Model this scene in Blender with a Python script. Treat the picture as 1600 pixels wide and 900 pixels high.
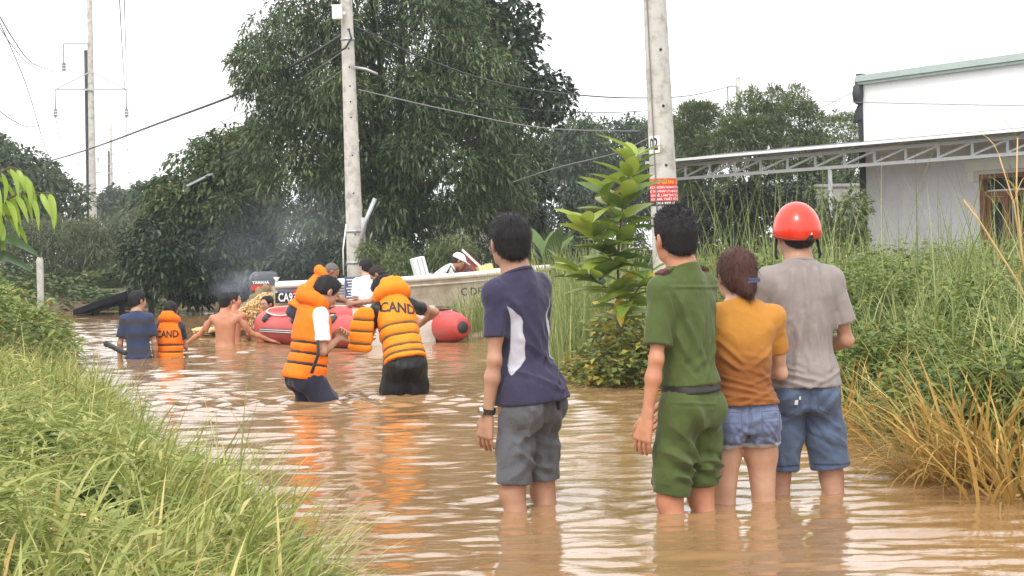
import bpy, bmesh, math, random
import numpy as np
from mathutils import Vector, Matrix
from mathutils.bvhtree import BVHTree

for o in list(bpy.data.objects): bpy.data.objects.remove(o)
scene = bpy.context.scene
col = scene.collection
R = math.radians
rng = np.random.default_rng(7)
random.seed(7)

# ------------------------------------------------------------------ camera, sky, sun, exposure
FPX, CX, HY, CAMH, ROLL = 2800.0, 800.0, 395.0, 1.10, R(1.3)
cam_d = bpy.data.cameras.new('camera'); cam = bpy.data.objects.new('camera', cam_d); col.objects.link(cam)
cam_d.sensor_width = 36.0; cam_d.lens = 36.0*FPX/1600.0
cam_d.shift_y = -(450.0-HY)/1600.0
cam_d.clip_start = 0.1; cam_d.clip_end = 3000
cam.location = (0, 0, CAMH); cam.rotation_euler = (R(90), ROLL, 0)
scene.camera = cam

SUN_EL, SUN_AZ = R(52), R(200)        # azimuth clockwise from +Y: behind the camera, a little to the left
world = bpy.data.worlds.new('World'); scene.world = world; world.use_nodes = True
wn = world.node_tree.nodes; wl = world.node_tree.links
bg = wn['Background']
sky = wn.new('ShaderNodeTexSky'); sky.sky_type = 'NISHITA'; sky.sun_disc = False
sky.sun_elevation = SUN_EL; sky.sun_rotation = SUN_AZ; sky.dust_density = 6.0; sky.air_density = 1.0; sky.ozone_density = 1.0
hs = wn.new('ShaderNodeHueSaturation'); hs.inputs['Saturation'].default_value = 0.10
mixw = wn.new('ShaderNodeMixRGB'); mixw.inputs[0].default_value = 0.75
mixw.inputs[2].default_value = (10.2, 10.25, 10.4, 1)     # even white cloud deck
wl.new(sky.outputs[0], hs.inputs['Color']); wl.new(hs.outputs[0], mixw.inputs[1]); wl.new(mixw.outputs[0], bg.inputs['Color'])
bg.inputs['Strength'].default_value = 0.14

sun_d = bpy.data.lights.new('sun', 'SUN'); sun = bpy.data.objects.new('sun', sun_d); col.objects.link(sun)
sun_d.energy = 1.0; sun_d.angle = R(14); sun_d.color = (1.0, 0.95, 0.87)
sdir = Vector((math.sin(SUN_AZ)*math.cos(SUN_EL), math.cos(SUN_AZ)*math.cos(SUN_EL), math.sin(SUN_EL)))
sun.rotation_euler = sdir.to_track_quat('Z', 'Y').to_euler()

vs = scene.view_settings
vs.view_transform = 'Standard'; vs.look = 'None'; vs.exposure = 0.65; vs.gamma = 1.0; vs.use_curve_mapping = False
scene.render.engine = 'CYCLES'

# ------------------------------------------------------------------ photo pixel -> place
CR, SR = math.cos(ROLL), math.sin(ROLL)
def unroll(px, py):
    dx, dy = px-CX, HY-py
    return dx*CR+dy*SR, -dx*SR+dy*CR
def P(px, py, d):
    """world point at depth d that the photograph shows at px,py"""
    dx, dy = unroll(px, py)
    return Vector((dx/FPX*d, d, CAMH+dy/FPX*d))
def Wt(px, py):
    """point on the water surface (z=0) at px,py"""
    dx, dy = unroll(px, py)
    d = FPX*CAMH/(-dy)
    return Vector((dx/FPX*d, d, 0))

# ------------------------------------------------------------------ object helpers
def tag(o, label=None, cat=None, group=None, kind=None):
    if label: o['label'] = label
    if cat: o['category'] = cat
    if group: o['group'] = group
    if kind: o['kind'] = kind
    return o
def empty(name, loc=(0,0,0), rz=0.0, label=None, cat=None, group=None):
    o = bpy.data.objects.new(name, None); col.objects.link(o)
    o.location = loc; o.rotation_euler = (0,0,rz); o.empty_display_size = 0.2
    return tag(o, label, cat, group)
def obj(name, me, mat=None, parent=None, smooth=True):
    o = bpy.data.objects.new(name, me); col.objects.link(o)
    if mat is not None:
        for m in (mat if isinstance(mat, (list, tuple)) else [mat]): me.materials.append(m)
    if smooth and len(me.polygons): me.polygons.foreach_set('use_smooth', np.ones(len(me.polygons), bool))
    if parent is not None: o.parent = parent
    return o
def mesh_np(name, V, F, attr=None):
    """V (n,3); F (m,k) same-size faces"""
    V = np.asarray(V, np.float32); F = np.asarray(F, np.int32)
    me = bpy.data.meshes.new(name); k = F.shape[1]
    me.vertices.add(len(V)); me.vertices.foreach_set('co', V.ravel())
    me.loops.add(F.size); me.loops.foreach_set('vertex_index', F.ravel())
    me.polygons.add(len(F)); me.polygons.foreach_set('loop_start', np.arange(0, F.size, k, dtype=np.int32))
    if attr:
        for an, av in attr.items():
            a = me.attributes.new(an, 'FLOAT', 'POINT'); a.data.foreach_set('value', np.asarray(av, np.float32))
    me.update(calc_edges=True)
    return me
class MB:
    """collects simple solids, builds ONE mesh"""
    def __init__(s): s.v = []; s.f = []; s.m = []
    def add(s, V, F, mi=0):
        b = len(s.v); s.v += [tuple(v) for v in V]; s.f += [tuple(b+i for i in f) for f in F]; s.m += [mi]*len(F); return s
    def box(s, c, d, M=None, mi=0):
        x, y, z = d[0]/2, d[1]/2, d[2]/2
        V = [Vector(p) for p in ((-x,-y,-z),(x,-y,-z),(x,y,-z),(-x,y,-z),(-x,-y,z),(x,-y,z),(x,y,z),(-x,y,z))]
        if M is not None: V = [M @ v for v in V]
        c = Vector(c)
        return s.add([c+v for v in V], [(0,3,2,1),(4,5,6,7),(0,1,5,4),(1,2,6,5),(2,3,7,6),(3,0,4,7)], mi)
    def bar(s, a, b, w, h=None, mi=0):
        a, b = Vector(a), Vector(b); d = b-a; L = d.length
        q = d.to_track_quat('X', 'Z').to_matrix()
        return s.box((a+b)/2, (L, w, h or w), q, mi)
    def tube(s, pts, rad, n=6, mi=0, cap=True):
        pts = [Vector(p) for p in pts]; N = len(pts)
        rs = rad if isinstance(rad, (list, tuple, np.ndarray)) else [rad]*N
        b = len(s.v); up = Vector((0.123, 0.31, 0.94)); prev = None
        for i, p in enumerate(pts):
            t = (pts[min(i+1, N-1)]-pts[max(i-1, 0)]).normalized()
            if prev is None: u = t.cross(up).normalized()
            else: u = (prev-t*prev.dot(t)).normalized()
            prev = u; w = t.cross(u)
            for k in range(n):
                a = 2*math.pi*k/n; s.v.append(tuple(p+(u*math.cos(a)+w*math.sin(a))*rs[i]))
        for i in range(N-1):
            for k in range(n):
                s.f.append((b+i*n+k, b+i*n+(k+1)%n, b+(i+1)*n+(k+1)%n, b+(i+1)*n+k)); s.m.append(mi)
        if cap:
            s.f.append(tuple(b+k for k in range(n))[::-1]); s.m.append(mi)
            s.f.append(tuple(b+(N-1)*n+k for k in range(n))); s.m.append(mi)
        return s
    def mesh(s, name):
        me = bpy.data.meshes.new(name); me.from_pydata(s.v, [], s.f)
        if any(s.m): me.polygons.foreach_set('material_index', s.m)
        me.update(); return me
    def build(s, name, mat, parent=None, smooth=False): return obj(name, s.mesh(name), mat, parent, smooth)

# ------------------------------------------------------------------ materials
def nodes(name):
    m = bpy.data.materials.new(name); m.use_nodes = True
    n = m.node_tree.nodes; return m, n, m.node_tree.links, n['Principled BSDF']
def c4(c): return (c[0], c[1], c[2], 1)
def plain(name, color, rough=0.6, metal=0.0, spec=0.5, var=0.15, scale=6.0, bump=0.0, bscale=60.0, coat=0.0, dirt=None, dscale=2.5):
    """colour with soft noise variation, optional dirt colour in blotches, optional fine relief"""
    m, n, l, b = nodes(name)
    tc = n.new('ShaderNodeTexCoord'); nz = n.new('ShaderNodeTexNoise'); nz.inputs['Scale'].default_value = scale; nz.inputs['Detail'].default_value = 5
    l.new(tc.outputs['Object'], nz.inputs['Vector'])
    mx = n.new('ShaderNodeMixRGB'); mx.inputs[1].default_value = c4([x*(1-var) for x in color]); mx.inputs[2].default_value = c4([min(1, x*(1+var)) for x in color])
    l.new(nz.outputs['Fac'], mx.inputs[0]); out = mx.outputs[0]
    if dirt is not None:
        n2 = n.new('ShaderNodeTexNoise'); n2.inputs['Scale'].default_value = dscale; n2.inputs['Detail'].default_value = 8; n2.inputs['Roughness'].default_value = 0.65
        l.new(tc.outputs['Object'], n2.inputs['Vector'])
        rp = n.new('ShaderNodeValToRGB'); rp.color_ramp.elements[0].position = 0.48; rp.color_ramp.elements[1].position = 0.68
        l.new(n2.outputs['Fac'], rp.inputs[0])
        m2 = n.new('ShaderNodeMixRGB'); m2.inputs[2].default_value = c4(dirt); l.new(out, m2.inputs[1]); l.new(rp.outputs[0], m2.inputs[0]); out = m2.outputs[0]
    l.new(out, b.inputs['Base Color'])
    b.inputs['Roughness'].default_value = rough; b.inputs['Metallic'].default_value = metal; b.inputs['Specular IOR Level'].default_value = spec
    if coat: b.inputs['Coat Weight'].default_value = coat; b.inputs['Coat Roughness'].default_value = 0.08
    if bump:
        nb = n.new('ShaderNodeTexNoise'); nb.inputs['Scale'].default_value = bscale; nb.inputs['Detail'].default_value = 4; l.new(tc.outputs['Object'], nb.inputs['Vector'])
        bp = n.new('ShaderNodeBump'); bp.inputs['Strength'].default_value = bump; bp.inputs['Distance'].default_value = 0.01
        l.new(nb.outputs['Fac'], bp.inputs['Height']); l.new(bp.outputs[0], b.inputs['Normal'])
    return m
def fabric(name, color, color2=None, rough=0.85, var=0.12, sheen=0.15, wet=None, soft=0.02, scale=9.0, bump=0.25, noise_edge=0.0, crease=0.30):
    """cloth; vertex attribute 'mask' > 0 shows color2 (panels, wet cloth) with edge width soft"""
    m, n, l, b = nodes(name)
    tc = n.new('ShaderNodeTexCoord'); nz = n.new('ShaderNodeTexNoise'); nz.inputs['Scale'].default_value = scale; nz.inputs['Detail'].default_value = 6
    l.new(tc.outputs['Object'], nz.inputs['Vector'])
    mx = n.new('ShaderNodeMixRGB'); mx.inputs[1].default_value = c4([x*(1-var) for x in color]); mx.inputs[2].default_value = c4([min(1, x*(1+var)) for x in color])
    l.new(nz.outputs['Fac'], mx.inputs[0]); out = mx.outputs[0]
    if color2 is not None:
        at = n.new('ShaderNodeAttribute'); at.attribute_name = 'mask'
        src = at.outputs['Fac']
        if noise_edge:
            ma = n.new('ShaderNodeMath'); ma.operation = 'MULTIPLY_ADD'; ma.inputs[1].default_value = noise_edge; l.new(nz.outputs['Fac'], ma.inputs[0]); l.new(src, ma.inputs[2]); src = ma.outputs[0]
        mr = n.new('ShaderNodeMapRange'); mr.inputs['From Min'].default_value = -soft; mr.inputs['From Max'].default_value = soft; mr.interpolation_type = 'SMOOTHSTEP'
        l.new(src, mr.inputs['Value'])
        m2 = n.new('ShaderNodeMixRGB'); m2.inputs[2].default_value = c4(color2); l.new(out, m2.inputs[1]); l.new(mr.outputs[0], m2.inputs[0]); out = m2.outputs[0]
    l.new(out, b.inputs['Base Color']); b.inputs['Roughness'].default_value = rough
    b.inputs['Specular IOR Level'].default_value = 0.25; b.inputs['Sheen Weight'].default_value = sheen
    nb = n.new('ShaderNodeTexNoise'); nb.inputs['Scale'].default_value = 38; nb.inputs['Detail'].default_value = 5; nb.inputs['Distortion'].default_value = 0.6; l.new(tc.outputs['Object'], nb.inputs['Vector'])
    bp = n.new('ShaderNodeBump'); bp.inputs['Strength'].default_value = bump; bp.inputs['Distance'].default_value = 0.01
    l.new(nb.outputs['Fac'], bp.inputs['Height'])
    mp = n.new('ShaderNodeMapping'); mp.inputs['Scale'].default_value = (1,1,0.5); mp.inputs['Rotation'].default_value = (0.2,0.35,0); l.new(tc.outputs['Object'], mp.inputs['Vector'])
    nr = n.new('ShaderNodeTexNoise'); nr.noise_type = 'RIDGED_MULTIFRACTAL'; nr.inputs['Scale'].default_value = 6.5; nr.inputs['Detail'].default_value = 2.5; nr.inputs['Distortion'].default_value = 0.5; l.new(mp.outputs[0], nr.inputs['Vector'])
    b2 = n.new('ShaderNodeBump'); b2.inputs['Strength'].default_value = crease; b2.inputs['Distance'].default_value = 0.012; l.new(nr.outputs['Fac'], b2.inputs['Height']); l.new(bp.outputs[0], b2.inputs['Normal']); l.new(b2.outputs[0], b.inputs['Normal'])
    return m
def foliage(name, stops, rough=0.45, trans=0.3, spec=0.4):
    m, n, l, b = nodes(name)
    at = n.new('ShaderNodeAttribute'); at.attribute_name = 'rnd'
    rp = n.new('ShaderNodeValToRGB'); e = rp.color_ramp.elements
    e[0].position = stops[0][0]; e[0].color = c4(stops[0][1]); e[1].position = stops[-1][0]; e[1].color = c4(stops[-1][1])
    for p, c in stops[1:-1]:
        x = e.new(p); x.color = c4(c)
    l.new(at.outputs['Fac'], rp.inputs[0]); l.new(rp.outputs[0], b.inputs['Base Color'])
    b.inputs['Roughness'].default_value = rough; b.inputs['Specular IOR Level'].default_value = spec
    tr = n.new('ShaderNodeBsdfTranslucent'); l.new(rp.outputs[0], tr.inputs['Color'])
    mx = n.new('ShaderNodeMixShader'); mx.inputs[0].default_value = trans
    l.new(b.outputs[0], mx.inputs[1]); l.new(tr.outputs[0], mx.inputs[2]); l.new(mx.outputs[0], n['Material Output'].inputs['Surface'])
    return m
# ================================================================== SETTING: ground and flood water
def interp_line(pts):
    pts = sorted(pts); ys = [p[0] for p in pts]; xs = [p[1] for p in pts]
    return lambda y: np.interp(y, ys, xs)
_l = [(395,890),(340,830),(270,775),(200,720),(152,655),(126,595),(112,550),(110,522)]
_r = [(1700,800),(1500,752),(1390,715),(1330,672)]
SL = [(w.y, w.x) for w in (Wt(*q) for q in _l)] + [(0.0,0.2),(4.5,-0.55),(30,-8.5),(38,-11),(60,-14)]
SRr = [(w.y, w.x) for w in (Wt(*q) for q in _r[1:])] + [(0.0,3.6),(6.5,2.75),(14.2,1.15),(15.6,0.72),(20,0.62),(23,0.9),(28,1.9),(34,2.6),(60,4)]
shore_l, shore_r = interp_line(SL), interp_line(SRr)
def hnoise(x, y):
    return (np.sin(x*1.9+0.7*np.sin(y*1.3))*np.cos(y*2.3+x*0.6)+0.6*np.sin(x*4.7+y*3.1)+0.4*np.sin(x*8.3-y*6.1))*0.035
def ground_h(x, y):
    x = np.asarray(x, float); y = np.asarray(y, float)
    l = (shore_l(y)-x)*0.30; r = (x-shore_r(y))*0.30
    far = (y-41)*0.12
    h = np.maximum(np.maximum(l, r), far)
    h = np.clip(h, -0.62, 0.42) + hnoise(x, y)
    return h
def warp_axis(lo, hi, n, p):
    t = np.linspace(-1, 1, n); return np.sign(t)*np.abs(t)**p*np.where(t < 0, -lo, hi)
gx = warp_axis(-700, 700, 181, 3.2); gy = np.concatenate([np.linspace(-30, 0, 8)[:-1], 60*np.linspace(0, 1, 130)**1.25, 60+1100*np.linspace(0.02, 1, 30)**2.5])
GX, GY = np.meshgrid(gx, gy, indexing='ij'); GZ = ground_h(GX, GY)
def grid_faces(nx, ny):
    i, j = np.meshgrid(np.arange(nx-1), np.arange(ny-1), indexing='ij'); a = (i*ny+j).ravel()
    return np.stack([a, a+ny, a+ny+1, a+1], 1)
m_ground = plain('earth', (0.16,0.11,0.06), 0.95, var=0.4, scale=3, bump=0.6, bscale=25, dirt=(0.10,0.11,0.035), dscale=1.2)
o = obj('ground', mesh_np('ground', np.stack([GX,GY,GZ],-1).reshape(-1,3), grid_faces(len(gx), len(gy))), m_ground); tag(o, kind='structure')

# flood water: one sheet with real ripples, finer near the lens
nd, nu = 900, 380
dd = np.concatenate([-20+np.linspace(0,1,6)[:-1]*22, 2.0*(1.0035**np.arange(nd)), 2.0*1.0035**nd*np.linspace(1.05,1,1), np.array([80,140,300,700.])])
uu = np.concatenate([[-40,-14,-5,-2,-1.1,-0.7], np.linspace(-0.5,0.5,nu), [0.7,1.1,2,5,14,40]])
UU, DD = np.meshgrid(uu, dd, indexing='ij')
WX = UU*np.clip(np.abs(DD), 4, 45)*0.78; WY = DD.copy()
ang = np.concatenate([rng.normal(R(90), R(22), 70), rng.uniform(0, 2*math.pi, 14)])
lam = np.concatenate([np.exp(rng.uniform(math.log(0.11), math.log(0.62), 70)), np.exp(rng.uniform(math.log(0.2), math.log(1.4), 14))])
amp = lam*0.0021*rng.uniform(0.5, 1.3, len(lam)); amp[lam > 0.6] *= 0.8
ang = np.concatenate([ang, rng.normal(R(90), R(30), 46)]); l2 = np.exp(rng.uniform(math.log(0.06), math.log(0.15), 46)); amp = np.concatenate([amp*np.where(lam > 0.33, 0.75, 1.0), l2*0.0021*rng.uniform(0.5,1.2,46)]); lam = np.concatenate([lam, l2])
ph = rng.uniform(0, 2*math.pi, len(lam))
WZ = np.zeros_like(WX)
patch = 0.62+0.38*np.sin(WX*0.9+1.3*np.sin(WY*0.31))*np.sin(WY*0.55+0.8*np.sin(WX*0.7))
for a, L, A, p0 in zip(ang, lam, amp, ph):
    k = 2*math.pi/L
    res = np.clip(L/(np.abs(WY)*0.0105+1e-6)-0.35, 0, 1)      # drop what the mesh cannot carry
    WZ += A*np.sin(k*(math.cos(a)*WX+math.sin(a)*WY)+p0)*res
WZ *= 0.78*np.where((WY > 1) & (WY < 70) & (np.abs(WX) < 40), (0.45+0.8*patch)*np.clip(0.95+0.06*(WY-7), 0.9, 2.4), 0)
# wakes of the people who wade
for (px, py, A0, rr) in ((487,627,.012,1.0),(630,617,.014,1.1),(815,790,.004,.5),(1078,797,.004,.5),(1160,783,.003,.5),(1265,768,.003,.5),(352,540,.007,.8),(240,558,.006,.8),(404,500,.03,1.2)):
    c = Wt(px, py); r = np.hypot(WX-c.x, WY-c.y)
    WZ += A0*np.exp(-r/rr)*np.sin(r*2*math.pi/0.23+px)
def water_mat():
    m, n, l, b = nodes('muddy_water')
    tc = n.new('ShaderNodeTexCoord')
    nz = n.new('ShaderNodeTexNoise'); nz.inputs['Scale'].default_value = 0.35; nz.inputs['Detail'].default_value = 5; l.new(tc.outputs['Object'], nz.inputs['Vector'])
    rp = n.new('ShaderNodeValToRGB'); e = rp.color_ramp.elements
    e[0].position = 0.3; e[0].color = (0.250,0.142,0.062,1); e[1].position = 0.7; e[1].color = (0.340,0.205,0.100,1)
    l.new(nz.outputs['Fac'], rp.inputs[0]); l.new(rp.outputs[0], b.inputs['Base Color'])
    b.inputs['Roughness'].default_value = 0.04; b.inputs['IOR'].default_value = 1.42; b.inputs['Specular IOR Level'].default_value = 0.5
    mp = n.new('ShaderNodeMapping'); mp.inputs['Scale'].default_value = (5, 12, 1); l.new(tc.outputs['Object'], mp.inputs['Vector'])
    n1 = n.new('ShaderNodeTexNoise'); n1.inputs['Scale'].default_value = 1.0; n1.inputs['Detail'].default_value = 4; n1.inputs['Roughness'].default_value = 0.55; l.new(mp.outputs[0], n1.inputs['Vector'])
    bp = n.new('ShaderNodeBump'); bp.inputs['Strength'].default_value = 0.16; bp.inputs['Distance'].default_value = 0.02
    l.new(n1.outputs['Fac'], bp.inputs['Height']); l.new(bp.outputs[0], b.inputs['Normal'])
    return m
o = obj('water', mesh_np('water', np.stack([WX,WY,WZ],-1).reshape(-1,3), grid_faces(len(uu), len(dd))), water_mat()); tag(o, kind='structure')

# ================================================================== plants: leaf and blade scatter
def unit(v): return v/np.maximum(np.linalg.norm(v, axis=-1, keepdims=True), 1e-9)
def leaf_mesh(name, pos, d, up, L, Wd, rnd, fold=0.25, bend=0.25):
    """pos/d/up (n,3). each leaf: 2 folded halves, 4 triangles, drooping tip"""
    d = unit(d); s = unit(np.cross(d, up)); nrm = np.cross(s, d); n = len(pos)
    L = np.broadcast_to(L, n)[:,None]; Wd = np.broadcast_to(Wd, n)[:,None]
    mid = pos+d*L*0.5-nrm*Wd*fold*0.5
    a = mid+s*Wd*0.5+nrm*Wd*fold; b_ = mid-s*Wd*0.5+nrm*Wd*fold
    tip = pos+d*L*(1-0.15*bend); tip[:,2] -= (L*bend*0.5)[:,0]
    V = np.stack([pos, a, b_, mid, tip], 1).reshape(-1,3)
    i = (np.arange(n)*5)[:,None]
    F = np.concatenate([i+[[0,3,1]], i+[[0,2,3]], i+[[1,3,4]], i+[[3,2,4]]], 0)
    return mesh_np(name, V, F, {'rnd': np.repeat(rnd, 5)})
def blade_mesh(name, pos, heading, L, Wd, lean, curl, rnd, nseg=5, tw=None):
    """grass blades: arc from near vertical, leaning to heading, curling over"""
    n = len(pos); hd = np.stack([np.cos(heading), np.sin(heading), np.zeros(n)], 1)
    if tw is None: tw = rng.uniform(-0.6, 0.6, n)
    sd = np.stack([-np.sin(heading+tw), np.cos(heading+tw), np.zeros(n)], 1)
    t = np.linspace(0, 1, nseg+1); V = np.zeros((n, nseg+1, 2, 3)); p = pos.copy(); a = lean.copy()
    for k in range(nseg+1):
        w = Wd*(1-t[k]**1.8)*(0.55+0.45*min(1, t[k]*4))+0.0006
        V[:,k,0] = p-sd*w[:,None]/2; V[:,k,1] = p+sd*w[:,None]/2
        if k < nseg:
            p = p+(hd*np.sin(a)[:,None]+np.array([0,0,1])*np.cos(a)[:,None])*(L/nseg)[:,None]; a = a+curl/nseg
    i = (np.arange(n)*(nseg+1)*2)[:,None]
    F = np.concatenate([i+[[2*k, 2*k+1, 2*k+3, 2*k+2]] for k in range(nseg)], 0)
    return mesh_np(name, V.reshape(-1,3), F, {'rnd': np.repeat(rnd, (nseg+1)*2)})
def in_poly(x, y, poly):
    poly = np.asarray(poly, float); c = np.zeros(len(x), bool); j = len(poly)-1
    for i in range(len(poly)):
        xi, yi = poly[i]; xj, yj = poly[j]
        c ^= ((yi > y) != (yj > y)) & (x < (xj-xi)*(y-yi)/(yj-yi+1e-12)+xi); j = i
    return c
def edge_dist(x, y, poly):
    poly = np.asarray(poly, float); D = np.full(len(x), 1e9)
    for i in range(len(poly)):
        a = poly[i]; b = poly[(i+1) % len(poly)]; ab = b-a
        t = np.clip(((x-a[0])*ab[0]+(y-a[1])*ab[1])/(ab@ab), 0, 1)
        D = np.minimum(D, np.hypot(x-a[0]-t*ab[0], y-a[1]-t*ab[1]))
    return D
def crown_points(poly, d0, bulge, nclump, rc, nleaf, seed):
    """clumps fill the volume whose side view is poly (photo pixels at depth d0); leaves sit on the clumps"""
    g = np.random.default_rng(seed); poly = np.asarray(poly, float); s = FPX/d0
    lo, hi = poly.min(0), poly.max(0); pts = np.zeros((0,2))
    while len(pts) < nclump:
        q = g.uniform(lo, hi, (nclump*3, 2)); q = q[in_poly(q[:,0], q[:,1], poly)]; pts = np.concatenate([pts, q])
    pts = pts[:nclump]; e = edge_dist(pts[:,0], pts[:,1], poly)/s
    half = bulge*np.sqrt(np.clip(1-(1-np.clip(e/(bulge*0.9), 0, 1))**2, 0, 1))
    dep = half*np.sign(g.uniform(-1,0.55,nclump))*g.uniform(0.35, 1, nclump)
    C = np.array([P(px, py, d0) for px, py in pts]); C[:,1] += dep
    r = g.uniform(rc*0.6, rc*1.25, nclump)*np.clip(0.45+e/rc*0.5, 0.45, 1)
    tone = g.uniform(-0.22, 0.22, nclump)
    w = r**2; idx = g.choice(nclump, nleaf, p=w/w.sum())
    u = unit(g.normal(size=(nleaf,3))); u[:,2] = np.abs(u[:,2])*np.where(g.random(nleaf) < 0.72, 1, -1)
    rr = r[idx]*g.uniform(0.45, 1.0, nleaf)**0.5
    pos = C[idx]+u*rr[:,None]*np.array([1,1,0.8])
    return pos, u, np.clip(0.5+tone[idx]+g.normal(0, 0.17, nleaf), 0, 1), C, r, g
def tree(name, label, cat, poly, d0, bulge, nclump, rc, nleaf, leafL, leafW, mat, bark, base=None, trunk_r=0.16, droop=0.8, seed=1, group=None, limbs=9, bend=0.4, lift=0.0):
    base = base or P(*np.mean(np.asarray(poly), 0), d0); zb = float(ground_h(base.x, base.y))
    root = empty(name, (base.x, base.y, zb), 0, label, cat, group)
    pos, u, rnd, C, r, g = crown_points(poly, d0, bulge, nclump, rc, nleaf, seed)
    n = len(pos); d = u*0.8+g.normal(0, 0.45, (n,3)); d[:,2] += lift-droop*g.uniform(0.4, 1.5, n)
    org = np.array([base.x, base.y, zb])
    upv = np.tile([0,0,1.0], (n,1))+g.normal(0, 0.35, (n,3))
    ll = leafL*g.uniform(0.6, 1.3, n)
    obj('crown', leaf_mesh('crown', pos-org, d, upv, ll, leafW*g.uniform(0.7,1.2,n), rnd, bend=bend), mat, root, smooth=False)
    mb = MB(); ctr = Vector(C.mean(0)-org); top = C[:,2].max()-org[2]
    fork = Vector((ctr.x*0.3, ctr.y*0.3, max(0.5, top*0.28)))
    mb.tube([(0,0,-0.5),(0,0,0.05),fork*0.5+Vector((0.05,0,0)),fork], [trunk_r*1.25,trunk_r*1.1,trunk_r*0.9,trunk_r*0.75], 9)
    order = g.permutation(nclump)[:limbs]
    for i in order:
        e = Vector(C[i]-org); m1 = fork.lerp(e, 0.35)+Vector((0,0,0.25)); m2 = fork.lerp(e, 0.7)+Vector((0,0,0.2))
        rr = trunk_r*g.uniform(0.3,0.5)
        mb.tube([fork*0.97, m1, m2, e], [rr*1.5, rr, rr*0.6, rr*0.2], 6)
    mb.build('trunk', bark, root, smooth=True)
    return root
m_bark = plain('bark', (0.11,0.085,0.06), 0.95, var=0.4, scale=12, bump=0.8, bscale=30)
m_mango = foliage('mango_leaf', [(0,(0.028,0.050,0.018)),(0.5,(0.062,0.104,0.035)),(0.8,(0.117,0.168,0.058)),(1,(0.235,0.252,0.096))], 0.4, 0.22, 0.45)
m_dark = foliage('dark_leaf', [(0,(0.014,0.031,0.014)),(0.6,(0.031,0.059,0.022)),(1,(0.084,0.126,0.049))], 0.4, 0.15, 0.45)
m_mid = foliage('mid_leaf', [(0,(0.031,0.059,0.017)),(0.5,(0.070,0.115,0.033)),(0.85,(0.133,0.169,0.052)),(1,(0.308,0.257,0.065))], 0.5, 0.25)
m_pale = foliage('pale_leaf', [(0,(0.055,0.075,0.035)),(0.5,(0.110,0.135,0.062)),(1,(0.19,0.205,0.105))], 0.6, 0.3)
m_far = foliage('far_leaf', [(0,(0.032,0.057,0.026)),(0.5,(0.062,0.100,0.041)),(1,(0.115,0.155,0.066))], 0.6, 0.2)
m_acac = foliage('narrow_leaf', [(0,(0.053,0.084,0.029)),(0.5,(0.112,0.157,0.055)),(1,(0.225,0.252,0.098))], 0.5, 0.25)

big_poly = [(368,120),(385,70),(430,10),(470,-70),(560,-120),(690,-100),(745,10),(790,80),(832,150),(848,230),(838,300),(800,370),(740,415),(640,425),(560,440),(470,430),(425,340),(372,265),(392,200)]
tree('mango_tree', 'huge dark mango tree with drooping narrow leaves behind the leaning concrete pole', 'tree', big_poly, 35, 2.6, 420, 0.52, 92000, 0.165, 0.038, m_mango, m_bark, P(640,480,35.5), 0.24, 0.5, 11, limbs=26)
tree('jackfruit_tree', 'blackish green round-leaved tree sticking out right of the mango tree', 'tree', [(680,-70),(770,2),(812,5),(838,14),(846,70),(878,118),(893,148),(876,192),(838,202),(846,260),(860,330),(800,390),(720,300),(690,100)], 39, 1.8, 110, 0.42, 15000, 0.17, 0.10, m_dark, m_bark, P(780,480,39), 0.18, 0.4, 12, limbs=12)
tree('longan_tree', 'rounded dark green tree left of the mango tree, roof edge showing in it', 'tree', [(232,318),(262,262),(318,222),(362,196),(415,190),(440,300),(455,430),(400,470),(330,465),(290,400),(250,360)], 38, 1.7, 130, 0.45, 17000, 0.17, 0.075, m_mid, m_bark, P(350,485,38), 0.15, 0.5, 13, limbs=10)
tree('leafy_bush', 'low dark bush at the water behind the black slanted sheet', 'bush', [(205,360),(250,340),(300,345),(340,380),(350,440),(340,474),(240,474),(200,430)], 36.5, 1.1, 70, 0.35, 9000, 0.15, 0.07, m_dark, m_bark, P(275,485,36.5), 0.07, 0.4, 14, limbs=6)
tree('yellow_flecked_bush', 'olive bush with yellow flecks under the right side of the longan tree', 'bush', [(330,300),(385,280),(430,330),(445,420),(430,455),(340,450),(315,380)], 36.8, 1.0, 60, 0.35, 8000, 0.15, 0.065, m_mid, m_bark, P(380,485,36.8), 0.07, 0.4, 15, limbs=6)
tree('roadside_tree', 'far dark tree at the left edge beyond the tall steel pole', 'tree', [(-90,190),(0,222),(28,240),(62,240),(92,262),(118,300),(134,322),(134,380),(40,400),(-90,400)], 62, 3.0, 110, 0.8, 14000, 0.30, 0.12, m_far, m_bark, P(20,430,62), 0.25, 0.4, 16)
tree('bamboo_thicket', 'pale grey-green feathery thicket at the foot of the steel pole', 'bush', [(-10,360),(60,342),(118,336),(150,350),(170,345),(232,318),(255,300),(290,322),(262,360),(225,400),(215,470),(110,478),(50,450),(-20,440)], 48, 1.8, 150, 0.55, 17000, 0.26, 0.028, m_pale, m_bark, P(140,478,48), 0.06, 0.45, 17, limbs=14)
for k, (poly, d, lab) in enumerate([([(150,330),(172,300),(200,292),(226,306),(236,345),(150,352)], 120, 'tiny hazy treetop behind the second power pole'), ([(196,322),(225,296),(262,288),(262,350),(200,352)], 80, 'hazy treetop between the second power pole and the longan tree')]):
    tree('distant_tree', lab, 'tree', poly, d, 2.0, 30, 0.9, 2600, 0.5, 0.18, m_far, m_bark, None, 0.2, 0.4, 30+k, 'hazy trees down the road')
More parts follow.
